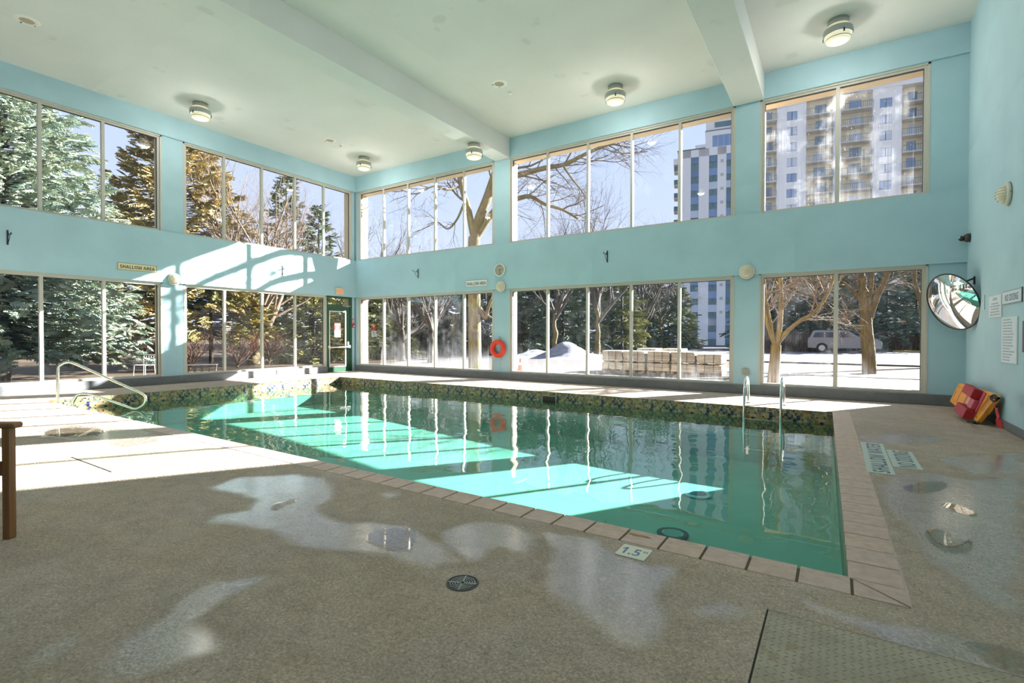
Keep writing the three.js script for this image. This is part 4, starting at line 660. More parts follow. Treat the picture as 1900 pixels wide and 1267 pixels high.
// beside the door wall
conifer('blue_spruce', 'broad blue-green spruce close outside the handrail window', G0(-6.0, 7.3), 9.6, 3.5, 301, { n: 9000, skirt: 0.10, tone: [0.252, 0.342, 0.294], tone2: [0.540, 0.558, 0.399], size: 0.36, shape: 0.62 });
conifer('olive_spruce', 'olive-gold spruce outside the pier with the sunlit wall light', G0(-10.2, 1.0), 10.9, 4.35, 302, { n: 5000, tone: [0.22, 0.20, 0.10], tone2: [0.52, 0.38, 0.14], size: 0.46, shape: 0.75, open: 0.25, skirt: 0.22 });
conifer('dark_spruce', 'slim dark spruce seen through the panes over the exit door', G0(...(({ x, z }) => [x, z])(atDepth(532, 640, 34))), 12.2, 3.0, 303, { n: 1500, size: 0.6, tone: [0.081, 0.135, 0.085], tone2: [0.198, 0.216, 0.095] });
conifer('dark_spruce', 'shorter dark spruce behind the slim one over the exit door', G0(...(({ x, z }) => [x, z])(atDepth(592, 640, 42))), 12.0, 3.4, 304, { n: 1300, size: 0.7, tone: [0.090, 0.144, 0.095], tone2: [0.198, 0.234, 0.095] });
conifer('yew_tree', 'bushy yellow-green evergreen beyond the exit door glass', G0(...(({ x, z }) => [x, z])(atDepth(582, 660, 26))), 4.6, 2.4, 305, { n: 1500, size: 0.45, tone: [0.144, 0.180, 0.076], tone2: [0.432, 0.396, 0.114], shape: 0.5 });
conifer('yew_tree', 'ragged evergreen between the bare multi-stem tree and the olive spruce', G0(...(({ x, z }) => [x, z])(atDepth(392, 660, 21))), 5.0, 2.6, 306, { n: 1500, size: 0.42, tone: [0.180, 0.180, 0.076], tone2: [0.504, 0.396, 0.114], shape: 0.5, skirt: 0.25, open: 0.3 });
bareTree('multi_stem_tree', 'bare multi-stem tree outside the four-pane door window', G0(...(({ x, z }) => [x, z])(atDepth(472, 664, 22))), 311, { h: 8, trunkR: 0.22, limbs: 9, depth: 4, fork: 0.10, ang: 0.55, wob: 0.35, kids: [0, 3, 3, 4, 5], twig: M.twigWarm });
bareTree('small_bare_tree', 'small bare tree far out on the snow field', G0(...(({ x, z }) => [x, z])(atDepth(239, 640, 48))), 312, { h: 9, trunkR: 0.2, limbs: 7, depth: 3, fork: 0.18, twig: M.twigWarm });
for (const [u, dp, s, lab] of [[352, 19, 321, 'reddish leafless shrub beside the garden bench'], [440, 20, 322, 'reddish leafless shrub at the foot of the multi-stem tree'], [500, 23, 323, 'low leafless shrub near the exit door path'], [272, 20, 324, 'leafless shrub behind the white garden chair']]) bareTree('leafless_shrub', lab, G0(...(({ x, z }) => [x, z])(atDepth(u, 670, dp))), s, { h: 2.0, trunkR: 0.04, limbs: 16, depth: 2, fork: 0.04, ang: 0.6, up: 0.1, kids: [0, 5, 6], twig: mat(lin(0.14, 0.075, 0.05), 0.9), group: 'leafless shrubs outside' });
{ // far shore: low purple-brown woods
  const g = [], r = rngOf(330); for (let k = 0; k < 90; k++) { const a = -1.75 + k * 0.0125, R = 210 + 12 * r(), s = new THREE.IcosahedronGeometry(1, 1); s.scale(4 + 2 * r(), 5.0 + 1.6 * r(), 4 + 2 * r()); s.translate(EYE.x + Math.sin(a) * R, 0.2, EYE.z - Math.cos(a) * R); g.push(s); }
  tag(mesh('treeline', g, mat(lin(0.13, 0.115, 0.10), 0.95)), 'low leafless woods on the far side of the snow field', 'woods', undefined, 'stuff');
}
{ // big old tree close outside the clock wall, limbs traced from where they show
  const base = G0(...(({ x, z }) => [x, z])(onY(882, 690, -0.12))), DEP = EYE.clone().sub(base).dot(V(0.545, 0, 0.839)), o = thing('old_maple', 'large old bare tree with a forked lichen-yellow trunk behind the clock pier', 'tree', [base.x, base.y, base.z], 0, 'bare trees outside');
  const tr = new Limbs(), cr = new Limbs(), r = rngOf(341), at = (u, v, dd = 0) => atDepth(u, v, DEP + dd).sub(base), limb = (pp, r0, r1, n = 16, sides = 10) => { const pts = smoothPath(pp.map((p) => at(...p)), n); tr.path(pts, pts.map((_, k) => r0 + (r1 - r0) * k / n), sides); return pts; };
  const O = { ang: 0.75, wob: 0.55, up: 0.02, kids: [0, 4, 4, 4] }, bud = (pts, n, len, rad, depth, from = 0.2) => { for (let k = 0; k < n; k++) { const t = from + (1 - from) * (k + r()) / n, i = Math.min(pts.length - 2, Math.floor(t * (pts.length - 1))), d = pts[i + 1].clone().sub(pts[i]).normalize(), s = V(r() - 0.5, (r() - 0.62), r() - 0.5); s.addScaledVector(d, -s.dot(d)).normalize(); grow(cr, r, pts[i], d.multiplyScalar(0.75).addScaledVector(s, 0.75).normalize(), len * (0.6 + 0.7 * r()), rad * (0.7 + 0.5 * r()), depth, O); } };
  limb([[882, 700], [881, 640], [880, 560], [879, 470], [880, 440]], 0.24, 0.21, 20, 14);
  const a = limb([[880, 445], [888, 410], [903, 370], [918, 325], [935, 270]], 0.20, 0.13); const b = limb([[879, 440], [868, 385], [856, 345], [850, 300], [838, 262]], 0.13, 0.075); const c = limb([[884, 440], [900, 415], [918, 390], [940, 372, -0.5], [962, 368, -0.6], [984, 364, -0.6], [1011, 379, -0.5], [1044, 389, -0.5], [1072, 406, -0.4]], 0.14, 0.035, 24, 8);
  const d = limb([[905, 365], [930, 335, -0.4], [961, 325, -0.8], [1014, 311, -1.0], [1044, 306, -1.0], [1090, 284, -1.2], [1134, 266, -1.4], [1160, 258, -1.4]], 0.13, 0.035, 24, 8), e = limb([[884, 560], [900, 590], [905, 575], [912, 555]], 0.09, 0.05), f = limb([[880, 545], [890, 570], [905, 585], [930, 600]], 0.06, 0.03, 10, 6);
  const g2 = limb([[1044, 306, -1.0], [1060, 330, -0.9], [1078, 352, -0.9], [1090, 372, -0.8]], 0.04, 0.015, 10, 6), h2 = limb([[856, 345], [830, 352, -0.4], [806, 345, -0.8], [770, 360, -1.0], [740, 350, -1]], 0.05, 0.015, 14, 6), i2 = limb([[862, 375], [846, 410, -0.4], [830, 425, -0.6], [812, 412, -0.8], [790, 418, -1]], 0.045, 0.012, 14, 6);
  bud(a, 5, 1.6, 0.05, 3, 0.5); bud(b, 6, 1.6, 0.04, 3, 0.3); bud(c, 13, 1.25, 0.026, 3, 0.25); bud(d, 17, 1.4, 0.03, 3, 0.2); bud(e, 4, 1.0, 0.02, 3); bud(f, 4, 1.0, 0.02, 3); bud(g2, 5, 1.0, 0.016, 2); bud(h2, 8, 1.1, 0.018, 2); bud(i2, 7, 1.0, 0.016, 2);
  mesh('trunk', tr.geo(), M.barkGrey, o); mesh('crown', cr.geo(), M.twig, o).userData.kind = 'stuff';
}
{ // two golden-barked trees outside the two-pane window
  const make = (name, label, u, v, dep, seed, limbs) => {
    const base = G0(...(({ x, z }) => [x, z])(onY(u, v, -0.12))), DEP = EYE.clone().sub(base).dot(V(0.545, 0, 0.839)), o = thing(name, label, 'tree', [base.x, base.y, base.z], 0, 'bare trees outside'), tr = new Limbs(), cr = new Limbs(), r = rngOf(seed), O = { ang: 0.7, wob: 0.5, up: 0.06, kids: [0, 4, 4, 4] };
    for (const [pp, r0, r1, n] of limbs) {
      const pts = smoothPath(pp.map(([a, b, c = 0]) => atDepth(a, b, DEP + c).sub(base)), 16); tr.path(pts, pts.map((_, k) => r0 + (r1 - r0) * k / 16), 10);
      for (let k = 0; k < n; k++) { const t = 0.3 + 0.7 * (k + r()) / n, i = Math.min(15, Math.floor(t * 16)), d = pts[i + 1].clone().sub(pts[i]).normalize(), s = V(r() - 0.5, r() - 0.45, r() - 0.5); s.addScaledVector(d, -s.dot(d)).normalize(); grow(cr, r, pts[i], d.multiplyScalar(0.7).addScaledVector(s, 0.8).normalize(), 0.95 * (0.6 + 0.7 * r()), 0.022 * (0.7 + 0.6 * r()), 3, O); }
    }
    mesh('trunk', tr.geo(), M.barkGold, o); mesh('crown', cr.geo(), M.twigWarm, o).userData.kind = 'stuff';
  };
  make('young_maple', 'golden-barked tree with three stems outside the two-pane window', 1434, 712, 0, 351, [[[[1434, 716], [1437, 680], [1440, 640]], 0.16, 0.13, 0], [[[1442, 640], [1447, 600], [1449, 560], [1447, 510], [1442, 440]], 0.075, 0.05, 8], [[[1442, 638], [1460, 615], [1485, 595], [1510, 580], [1530, 555], [1545, 520], [1552, 470]], 0.065, 0.03, 12], [[[1437, 640], [1428, 615], [1420, 585], [1420, 560], [1424, 545], [1445, 540]], 0.06, 0.03, 7], [[[1436, 642], [1432, 610], [1426, 580], [1420, 540], [1415, 480]], 0.05, 0.025, 5]]);
  make('mature_maple', 'stout golden-barked tree in front of the silver car', 1614, 690, 0, 352, [[[[1613, 694], [1612, 660], [1608, 620], [1606, 590]], 0.24, 0.20, 0], [[[1608, 600], [1603, 570], [1600, 535], [1597, 490], [1590, 430]], 0.15, 0.09, 9], [[[1610, 602], [1620, 570], [1632, 540], [1648, 505], [1662, 450]], 0.13, 0.07, 9], [[[1610, 595], [1613, 560], [1618, 520], [1620, 470]], 0.08, 0.05, 6], [[[1603, 612], [1590, 608], [1574, 598], [1560, 580], [1540, 570]], 0.07, 0.025, 8], [[[1600, 560], [1588, 545], [1572, 530], [1556, 518], [1535, 512]], 0.07, 0.03, 9]]);
  make('edge_maple', 'golden limb tree at the edge of the two-pane lower window', 1725, 680, 0, 353, [[[[1725, 684], [1722, 620], [1712, 570]], 0.22, 0.17, 0], [[[1714, 575], [1704, 545], [1697, 520], [1700, 480]], 0.10, 0.06, 7], [[[1714, 575], [1726, 540], [1730, 480]], 0.10, 0.07, 4]]);
}
// dark evergreens and bare street trees beyond the driveway
let ev = 0;
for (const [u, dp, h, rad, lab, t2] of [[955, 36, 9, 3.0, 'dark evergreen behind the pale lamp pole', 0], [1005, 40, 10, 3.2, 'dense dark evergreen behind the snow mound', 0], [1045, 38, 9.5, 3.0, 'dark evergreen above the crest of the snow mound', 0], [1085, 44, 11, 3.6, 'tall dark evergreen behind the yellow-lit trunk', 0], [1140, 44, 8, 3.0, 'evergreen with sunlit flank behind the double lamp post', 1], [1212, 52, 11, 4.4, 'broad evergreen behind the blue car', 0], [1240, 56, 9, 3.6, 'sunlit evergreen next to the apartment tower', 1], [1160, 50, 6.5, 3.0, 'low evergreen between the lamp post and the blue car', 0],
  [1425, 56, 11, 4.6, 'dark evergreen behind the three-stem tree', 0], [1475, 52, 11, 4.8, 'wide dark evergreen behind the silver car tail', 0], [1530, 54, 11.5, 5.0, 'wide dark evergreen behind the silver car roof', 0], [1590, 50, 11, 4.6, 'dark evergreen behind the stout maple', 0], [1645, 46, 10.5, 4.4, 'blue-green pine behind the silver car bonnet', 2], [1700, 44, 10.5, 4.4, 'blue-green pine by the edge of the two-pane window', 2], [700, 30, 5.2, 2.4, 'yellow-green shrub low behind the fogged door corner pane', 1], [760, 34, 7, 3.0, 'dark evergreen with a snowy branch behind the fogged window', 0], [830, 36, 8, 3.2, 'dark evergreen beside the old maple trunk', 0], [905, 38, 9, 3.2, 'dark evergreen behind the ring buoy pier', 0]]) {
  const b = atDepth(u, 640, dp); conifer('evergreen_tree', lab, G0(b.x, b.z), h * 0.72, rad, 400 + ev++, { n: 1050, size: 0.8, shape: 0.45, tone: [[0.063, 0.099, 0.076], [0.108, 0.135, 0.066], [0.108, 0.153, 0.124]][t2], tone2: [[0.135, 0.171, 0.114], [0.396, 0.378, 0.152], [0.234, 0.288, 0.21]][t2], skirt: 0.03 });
}
for (const [u, dp, h, s, lab] of [[1108, 34, 9, 361, 'bare street tree with a sunlit yellow trunk behind the pallets'], [1030, 34, 8, 362, 'thin bare tree beside the snow mound'], [1195, 47, 9, 363, 'tall bare tree behind the blue car'], [1225, 50, 9, 364, 'bare tree against the sky beside the tower'], [745, 26, 4.6, 365, 'snow-dusted bare tree behind the fogged window'], [800, 24, 4.4, 366, 'bare tree with tangled twigs behind the fogged window'], [690, 30, 7, 367, 'bare tree whose twigs fill the door corner pane'], [1070, 46, 9, 368, 'tall bare tree whose top shows above the wide lower window']]) { const b = atDepth(u, 640, dp); bareTree('street_tree', lab, G0(b.x, b.z), s, { h, trunkR: 0.17, limbs: 8, depth: 4, fork: 0.22, kids: [0, 3, 3, 4, 4], ang: 0.6, bark: s > 364 && s < 368 ? M.barkDark : M.barkGold }); }
// brown hedges
for (const [u0, u1, dp, lab] of [[1412, 1430, 40, 'reddish brown hedge beside the three-stem tree'], [1455, 1512, 43, 'brown hedge behind the silver car tail'], [1640, 1712, 44, 'brown hedge behind the silver car bonnet'], [1090, 1180, 55, 'pinkish brown hedge behind the lamp posts']]) {
  const a = atDepth(u0, 640, dp), b = atDepth(u1, 640, dp * 0.99), r = rngOf(u0), L = new Limbs(), o = thing('hedge', lab, 'hedge', [a.x, gy(a.x, a.z), a.z], 0, 'brown hedges outside'), dv = b.clone().sub(a); dv.y = 0;
  for (let k = 0; k < 420; k++) { const f = r(), p = dv.clone().multiplyScalar(f).add(V((r() - 0.5) * 1.2, 0, (r() - 0.5) * 1.2)), h = 1.1 + 0.8 * r(), d = V((r() - 0.5) * 0.9, 1, (r() - 0.5) * 0.9).normalize(); L.path([p, p.clone().addScaledVector(d, h * 0.6), p.clone().addScaledVector(d, h).add(V((r() - 0.5) * 0.3, 0, (r() - 0.5) * 0.3))], [0.03, 0.02, 0.008], 3); }
  mesh('twigs', L.geo(), mat(lin(0.13, 0.085, 0.065), 0.95), o).userData.kind = 'stuff';
}
// ---------------------------------------------------------------- apartment tower
{
  const o = thing('apartment_tower', 'tall pale concrete apartment tower with blue window strips and balconies', 'building', [-10.196, -0.75, -97.2], 0.2006), y0 = 0.3;
  const wallM = mat(lin(0.82, 0.81, 0.78), 0.85), creamM = mat(lin(0.80, 0.70, 0.52), 0.85), glassA = mat(lin(0.20, 0.31, 0.50), 0.12), glassB = mat(lin(0.54, 0.60, 0.68), 0.2), glassC = mat(lin(0.12, 0.20, 0.32), 0.1), spand = mat(lin(0.11, 0.20, 0.22), 0.35), railM = mat(lin(0.10, 0.16, 0.17), 0.4), slabM = mat(lin(0.52, 0.50, 0.46), 0.8), frameM = mat(lin(0.06, 0.07, 0.08), 0.5), r = rngOf(801), H = 40.5, HB = 47.5, FA = 2.8, FB = 3.0;
  const colsA = [[-2.14, -0.59], [1.39, 2.98], [4.66, 6.25]];
  // part with the window strips
  const wa = [bx(-4.7, colsA[0][0], 0, H, -14, 0), bx(colsA[0][1], colsA[1][0], 0, H, -14, 0), bx(colsA[1][1], colsA[2][0], 0, H, -14, 0), bx(colsA[2][1], 10.9, 0, H, -14, 0), bx(-4.7, 10.9, 38.95, H, -14, 0), bx(0.65, 10.9, H, H + 3.4, -13, 0), bx(-1.3, 0.65, H, H + 1.0, -10, -0.3), bx(0.75, 10.9, H + 3.4, H + 6.6, -12, -0.8), bx(-4.6, 10.9, 0, H, -13.9, -0.35)];
  mesh('strip_wall', wa, wallM, o);
  mesh('parapet_cap', [bx(-4.8, 0.7, H, H + 0.18, -14, 0.1), bx(0.6, 10.9, H + 3.4, H + 3.56, -13, 0.08)], railM, o);
  for (const [a, b] of colsA) for (let f = 0; f < 14; f++) {
    const y = y0 + f * FA - 0.35, g = [glassA, glassB, glassC, glassA][Math.floor(r() * 4)]; mesh('spandrel', [bx(a, b, y, y + 1.28, -0.34, -0.14)], spand, o); const w = mesh('window', [bx(a, b, y + 1.28, y + FA, -0.34, -0.16)], g, o);
    mesh('window_bar', [bx(a, b, y + 1.24, y + 1.3, -0.2, -0.1), bx((a + b) / 2 - 0.04, (a + b) / 2 + 0.04, y + 0.5, y + 1.28, -0.2, -0.12)], frameM, w);
  }
  for (let k = 0; k < 4; k++) mesh('penthouse_window', [bx(2.0 + k * 1.08, 3.02 + k * 1.08, H + 0.1, H + 2.4, -0.1, 0.02)], glassA, o);
  mesh('penthouse_strip', [bx(2.4, 9, H + 4.3, H + 5.4, -0.9, -0.76)], spand, o);
  for (let f = 2; f < 14; f++) { const y = f * FA; mesh('side_balcony', [bx(-5.5, -4.7, y, y + 0.22, -2.6, -0.5)], slabM, o); mesh('side_railing', [bx(-5.5, -5.44, y + 0.22, y + 1.25, -2.6, -0.5), bx(-5.5, -4.7, y + 0.22, y + 1.25, -0.56, -0.5)], railM, o); mesh('wall_vent', [bx(3.55, 4.15, y + 0.9, y + 1.5, -0.02, 0.015)], slabM, o); }
  mesh('balcony_crown', [bx(-5.6, -4.7, 14 * FA - 1.2, 14 * FA, -2.7, -0.4)], wallM, o);
  // part with the balconies
  const bays = [[10.9, 13.74], [18.79, 23.3], [24.5, 29.5], [33.95, 37.3]], cw = [[15.48, 17.24], [30.58, 32.47]], piers = [[13.74, 18.79], [23.3, 24.5], [29.5, 33.95], [37.3, 41]];
  const pw = []; for (const [a, b] of piers) { const c = cw.find(([p]) => p > a && p < b); if (!c) pw.push(bx(a, b, 0, HB, -14, 0)); else pw.push(bx(a, c[0], 0, HB, -14, 0), bx(c[1], b, 0, HB, -14, 0), bx(c[0], c[1], 0, HB, -14, -0.2)); }
  const nf = 16, yw = (f) => f * FB - 1.1; for (const [a, b] of cw) for (let f = 0; f <= nf; f++) { const t = f < nf ? yw(f) : HB, lo = f ? yw(f - 1) + 1.66 : 0; if (t > lo) pw.push(bx(a, b, lo, t, -0.2, 0)); }
  mesh('pier_wall', pw, wallM, o); mesh('bay_wall', bays.map(([a, b]) => bx(a, b, 0, HB, -14, -1.5)), creamM, o); mesh('roof', [bx(10.9, 41, HB, HB + 1.2, -14, 0.1)], wallM, o);
  for (const [a, b] of cw) for (let f = 0; f < nf; f++) { const y = yw(f); const w = mesh('window', [bx(a, b, y, y + 1.66, -0.2, -0.12)], r() < 0.5 ? glassA : glassB, o); mesh('window_bar', [bx((a + b) / 2 - 0.05, (a + b) / 2 + 0.05, y, y + 1.66, -0.14, -0.08), bx(a, b, y, y + 0.08, -0.14, -0.06)], frameM, w); }
  for (const [a, b] of bays) for (let f = 0; f < nf; f++) {
    const y = f * FB + 0.35 - 1.1; if (y < 0) continue; mesh('balcony_slab', [bx(a, b, y - 0.12, y + 0.12, -1.5, 0.45)], slabM, o);
    const d0 = a + (b - a) * (0.30 + 0.1 * r()), d1 = d0 + Math.min(2.0, (b - a) * 0.42); mesh('balcony_door', [bx(d0, d1, y + 0.12, y + 2.35, -1.5, -1.44)], [glassA, glassC, glassB][Math.floor(r() * 3)], o);
    const g = [bx(a, b, y + 1.16, y + 1.24, 0.36, 0.42)], n = Math.round((b - a) / 0.32); for (let k = 0; k <= n; k++) g.push(bx(a + (b - a) * k / n - 0.025, a + (b - a) * k / n + 0.025, y + 0.12, y + 1.16, 0.37, 0.41)); mesh('balcony_railing', g, railM, o);
  }
}
// ---------------------------------------------------------------- cars
function car(name, label, pos, turn, paint, L, H, Wd, kind) {
  const o = thing(name, label, 'car', pos, turn), s = L / 2, prof = kind === 'suv' ? [[-1, 0.22], [-1, 0.5], [-0.985, 0.62], [-0.93, 0.72], [-0.86, 0.95], [-0.8, 1], [0.0, 1], [0.14, 0.965], [0.42, 0.68], [0.88, 0.60], [0.97, 0.52], [1, 0.4], [0.99, 0.2]] : [[-1, 0.22], [-1, 0.45], [-0.97, 0.64], [-0.88, 0.82], [-0.72, 0.97], [-0.4, 1], [-0.05, 0.985], [0.12, 0.92], [0.46, 0.64], [0.86, 0.53], [0.98, 0.42], [1, 0.22]];
  const sh = new THREE.Shape(prof.map(([x, y]) => new THREE.Vector2(x * s, y * H))), wr = kind === 'suv' ? 0.36 : 0.33, wx = [-0.60 * s, 0.62 * s];
  sh.lineTo(wx[1] + wr * 1.15, 0.2 * H); sh.absarc(wx[1], wr, wr * 1.15, 0, Math.PI, false); sh.lineTo(wx[0] + wr * 1.15, 0.2 * H); sh.absarc(wx[0], wr, wr * 1.15, 0, Math.PI, false); sh.closePath();
  mesh('body', new THREE.ExtrudeGeometry(sh, { depth: Wd - 0.16, bevelEnabled: true, bevelSize: 0.05, bevelThickness: 0.08, bevelSegments: 3 }).translate(0, 0, -(Wd - 0.16) / 2), paint, o);
  const glass = mat(lin(0.03, 0.05, 0.09), 0.08), win = (pts) => new THREE.ExtrudeGeometry(new THREE.Shape(pts.map(([x, y]) => new THREE.Vector2(x * s, y * H))), { depth: Wd + 0.012, bevelEnabled: false }).translate(0, 0, -(Wd + 0.012) / 2);
  const W1 = kind === 'suv' ? [[[-0.86, 0.70], [-0.79, 0.93], [-0.55, 0.94], [-0.55, 0.69]], [[-0.50, 0.69], [-0.50, 0.94], [-0.16, 0.94], [-0.16, 0.69]], [[-0.12, 0.69], [-0.12, 0.94], [0.08, 0.93], [0.32, 0.69]]] : [[[-0.82, 0.67], [-0.70, 0.88], [-0.52, 0.92], [-0.52, 0.66]], [[-0.48, 0.66], [-0.48, 0.93], [-0.10, 0.93], [-0.10, 0.65]], [[-0.06, 0.65], [-0.06, 0.92], [0.10, 0.87], [0.34, 0.65]]];
  for (const p of W1) mesh('side_window', win(p), glass, o);
  mesh('rear_window', [beamBox([-0.955 * s, 0.70 * H, 0], [-0.865 * s, 0.92 * H, 0], 0.05, Wd * 0.72)], glass, o); mesh('windscreen', [beamBox([0.40 * s, 0.71 * H, 0], [0.155 * s, 0.945 * H, 0], 0.05, Wd * 0.76)], glass, o);
  for (const z of [-1, 1]) { mesh('tail_light', [rbx(-s - 0.045, -s + 0.18, 0.60 * H, 0.70 * H, z * Wd * 0.36 - 0.13, z * Wd * 0.36 + 0.165, 0.02)], mat(lin(0.55, 0.03, 0.04), 0.3), o); mesh('headlight', [rbx(s * 0.93, s + 0.02, 0.42 * H, 0.53 * H, z * Wd * 0.36 - 0.14, z * Wd * 0.36 + 0.16, 0.02)], mat(lin(0.7, 0.72, 0.75), 0.15), o); for (const x of wx) { const t = mesh('tyre', new THREE.CylinderGeometry(wr, wr, 0.22, 28).rotateX(Math.PI / 2).translate(x, wr, z * (Wd / 2 - 0.08)), mat(lin(0.02, 0.02, 0.022), 0.85), o); mesh('wheel_rim', new THREE.CylinderGeometry(wr * 0.66, wr * 0.66, 0.235, 10).rotateX(Math.PI / 2).translate(x, wr, z * (Wd / 2 - 0.08)), mat(lin(0.42, 0.42, 0.42), 0.35, { metalness: 0.6 }), t); } }
  return o;
}
{
  const a = onY(1526, 653, -0.12); car('suv', 'silver grey SUV parked on the snowy road', [a.x + 1.45, gy(0, a.z), a.z], 0, mat(lin(0.19, 0.19, 0.21), 0.3, { metalness: 0.4 }), 4.9, 1.75, 1.85, 'suv');
  const b = atDepth(1218, 640, 57); car('hatchback_car', 'dark blue hatchback car in front of the evergreens', [b.x, gy(b.x, b.z), b.z], Math.PI + 0.08, mat(lin(0.018, 0.045, 0.16), 0.25, { metalness: 0.3 }), 4.3, 1.55, 1.8, 'hatch');
}
// ---------------------------------------------------------------- stacked stone slabs on pallets
{
  const tones = [lin(0.44, 0.40, 0.34), lin(0.50, 0.46, 0.40), lin(0.38, 0.35, 0.31)].map((c) => mat(c, 0.9, { map: speck })), wood = mat(lin(0.14, 0.10, 0.06), 0.9), band = mat(lin(0.03, 0.03, 0.03), 0.6), r = rngOf(901), x0 = onZ(1115, 670, -6).x, x1 = onZ(1341, 670, -6).x, n = 5, P = (x1 - x0) / n;
  const stack = (x, z, w, layers, label) => {
    const o = thing('slab_stack', label, 'stone slabs', [x, gy(x, z), z], 0, 'stone slab stacks'), t = 0.062;
    mesh('pallet', [bx(0, w, 0, 0.02, -0.9, 0), bx(0, w, 0.08, 0.1, -0.9, 0), bx(0, 0.1, 0.02, 0.08, -0.9, 0), bx(w - 0.1, w, 0.02, 0.08, -0.9, 0), bx(w / 2 - 0.05, w / 2 + 0.05, 0.02, 0.08, -0.9, 0)], wood, o);
    let y = 0.1; for (let k = 0; k < layers; k++) { if (k === 4) { mesh('bearer', [bx(0.08, 0.2, y, y + 0.05, -0.88, -0.01), bx(w - 0.2, w - 0.08, y, y + 0.05, -0.88, -0.01)], wood, o); y += 0.05; } const a = (r() - 0.5) * 0.03, b = (r() - 0.5) * 0.02; mesh('slab', [rbx(a + 0.01, w - 0.01 + a, y + 0.003, y + t, -0.9 + b, b, 0.008, 1)], tones[Math.floor(r() * 3)], o); y += t; }
    for (const f of [0.33, 0.68]) mesh('strap', [bx(w * f - 0.008, w * f + 0.008, 0.1, y + 0.004, 0.012, 0.018)], band, o);
  };
  ['first stack of pale stone slabs, at the end by the snow mound', 'second stack of pale stone slabs from the snow mound', 'middle stack of pale stone slabs in the front row', 'stack of pale stone slabs next to the end one by the pier', 'end stack of pale stone slabs by the pier with the junction box'].forEach((l, k) => stack(x0 + k * P + 0.02, -6 + (r() - 0.5) * 0.1, P - 0.05, 10 - (k === 4 ? 1 : 0), l));
  stack(x0 + 1.0 * P, -7.5, P - 0.1, 11, 'taller slab stack behind the second front stack'); stack(x0 + 2.1 * P, -7.6, P - 0.1, 11, 'taller slab stack behind the middle front stack');
}
// ---------------------------------------------------------------- street furniture, mound, cone, garden seats
function lampPost(label, u, v, y, top, two, m) {
  const b = onY(u, v, y), o = thing('lamp_post', label, 'lamp post', [b.x, y, b.z]), dep = EYE.clone().sub(b).dot(V(0.545, 0, 0.839)), h = (v - top) / FOCAL * dep;
  mesh('pole', new THREE.CylinderGeometry(dep * 0.0016, dep * 0.0024, h, 12).translate(0, h / 2, 0), m, o); const w = dep * 0.013;
  if (two) { mesh('arm', [bx(-w, w, h - 0.04, h + 0.04, -0.04, 0.04)], m, o); for (const s of [-1, 1]) mesh('lamp_head', [rbx(s * w - w * 0.45, s * w + w * 0.45, h - 0.06, h + 0.10, -0.2, 0.2, 0.03)], m, o); } else mesh('lamp_head', lathe([[0.0005, h + 0.3], [0.14, h + 0.2], [0.12, h], [0.05, h - 0.05]], 16), m, o);
}
lampPost('black double-headed lamp post behind the slab stacks', 1154, 652, -0.12, 548, true, M.iron);
lampPost('black lamp post above the blue car roof', 1229, 640, -0.72, 580, true, M.iron);
lampPost('black double-headed lamp post in front of the tower', 1283, 645, -0.72, 585, true, M.iron);
lampPost('pale grey lamp pole beside the snow mound', 983, 655, -0.12, 500, false, mat(lin(0.45, 0.46, 0.48), 0.5));
{
  const c = onY(1038, 664, -0.12), g = new THREE.PlaneGeometry(7.2, 4.2, 70, 42); g.rotateX(-Math.PI / 2); const p = g.attributes.position;
  for (let i = 0; i < p.count; i++) { const x = p.getX(i), z = p.getZ(i), a = Math.exp(-((x - 0.45) ** 2) / 1.7 - z * z / 1.2), b = 0.5 * Math.exp(-((x + 1.6) ** 2) / 1.3 - z * z / 1.4), q = 0.34 * Math.exp(-((x - 2.1) ** 2) / 0.8 - z * z); p.setY(i, -0.06 + 0.98 * Math.max(a, b, q) + 0.10 * (fbm(x * 3 + 20, z * 3 + 9, 4, N128) - 0.5) * Math.min(1, 3 * (a + b))); }
  g.computeVertexNormals(); const o = mesh('snow_mound', metricUV(g), mat(lin(0.36, 0.37, 0.40), 0.9, { map: speck, bumpMap: grain, bumpScale: 0.03 })); o.position.set(c.x, -0.10, c.z); tag(o, 'dirty grey snow mound on the driveway', 'snow mound');
}
{
  const c = onY(966, 688, -0.12), o = thing('traffic_cone', 'orange traffic cone beside the snow mound', 'traffic cone', [c.x, -0.12, c.z]), om = mat(lin(0.62, 0.10, 0.02), 0.5);
  mesh('base', [rbx(-0.15, 0.15, 0, 0.03, -0.15, 0.15, 0.01)], om, o); mesh('cone', lathe([[0.11, 0.03], [0.03, 0.46], [0.0005, 0.465]], 20), om, o); mesh('collar', lathe([[0.078, 0.22], [0.06, 0.32]], 20), M.white, o);
}
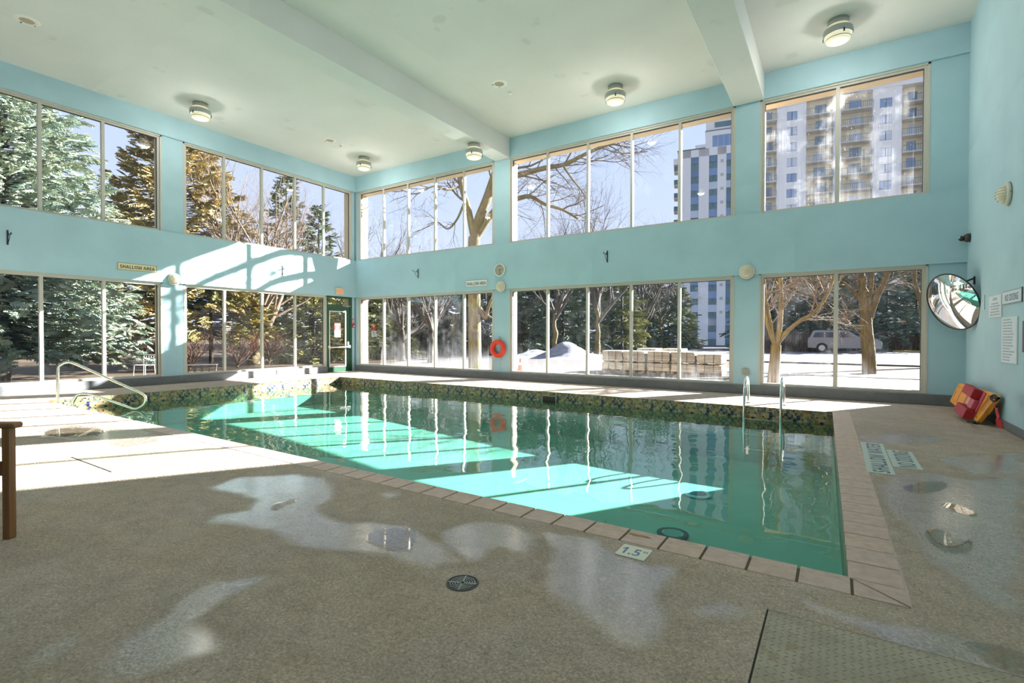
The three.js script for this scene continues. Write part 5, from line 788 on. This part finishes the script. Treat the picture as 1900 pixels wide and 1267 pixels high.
{
  const c = onY(268, 699, -0.12), wm = mat(lin(0.55, 0.55, 0.54), 0.5), o = thing('garden_chair', 'white wrought-iron garden chair outside the handrail window', 'garden chair', [c.x, -0.12, c.z], 0.5);
  for (const [x, z] of [[-0.2, -0.2], [0.2, -0.2], [-0.2, 0.2], [0.2, 0.2]]) mesh('leg', [bar([x, 0, z], [x * 0.9, 0.36, z * 0.9], 0.012, 8)], wm, o);
  mesh('seat', [...[...Array(7)].map((_, k) => bar([-0.21 + k * 0.07, 0.37, -0.2], [-0.21 + k * 0.07, 0.37, 0.2], 0.008, 6)), bar([-0.22, 0.37, -0.2], [0.22, 0.37, -0.2], 0.012, 6), bar([-0.22, 0.37, 0.2], [0.22, 0.37, 0.2], 0.012, 6)], wm, o);
  const bk = []; for (let k = 0; k < 5; k++) for (let j = 0; j < 3; j++) bk.push(new THREE.TorusGeometry(0.05, 0.008, 6, 14).translate(-0.17 + k * 0.085, 0.44 + j * 0.085, -0.22)); mesh('backrest', [...bk, bar([-0.22, 0.36, -0.22], [-0.22, 0.68, -0.24], 0.012, 8), bar([0.22, 0.36, -0.22], [0.22, 0.68, -0.24], 0.012, 8), bar([-0.22, 0.68, -0.24], [0.22, 0.68, -0.24], 0.012, 8)], wm, o);
  const e = onY(368, 694, -0.12), dm = mat(lin(0.08, 0.075, 0.07), 0.6), q = thing('garden_bench', 'low dark metal garden bench outside the pier', 'bench', [e.x, -0.12, e.z], 1.0);
  for (let k = 0; k < 4; k++) mesh('seat_bar', [rbx(-0.55, 0.55, 0.29, 0.315, -0.2 + k * 0.11, -0.13 + k * 0.11, 0.005)], dm, q); for (const x of [-0.5, -0.3, -0.1, 0.1, 0.3, 0.5]) mesh('leg', [bar([x, 0, -0.15], [x, 0.29, -0.15], 0.014, 8), bar([x, 0, 0.15], [x + (x > 0.2 ? 0.05 : 0), 0.29, 0.15], 0.014, 8)], dm, q);
}
scene.traverse((o) => { if (o.isMesh) { o.castShadow = true; o.receiveShadow = true; } });
renderer.render(scene, camera);
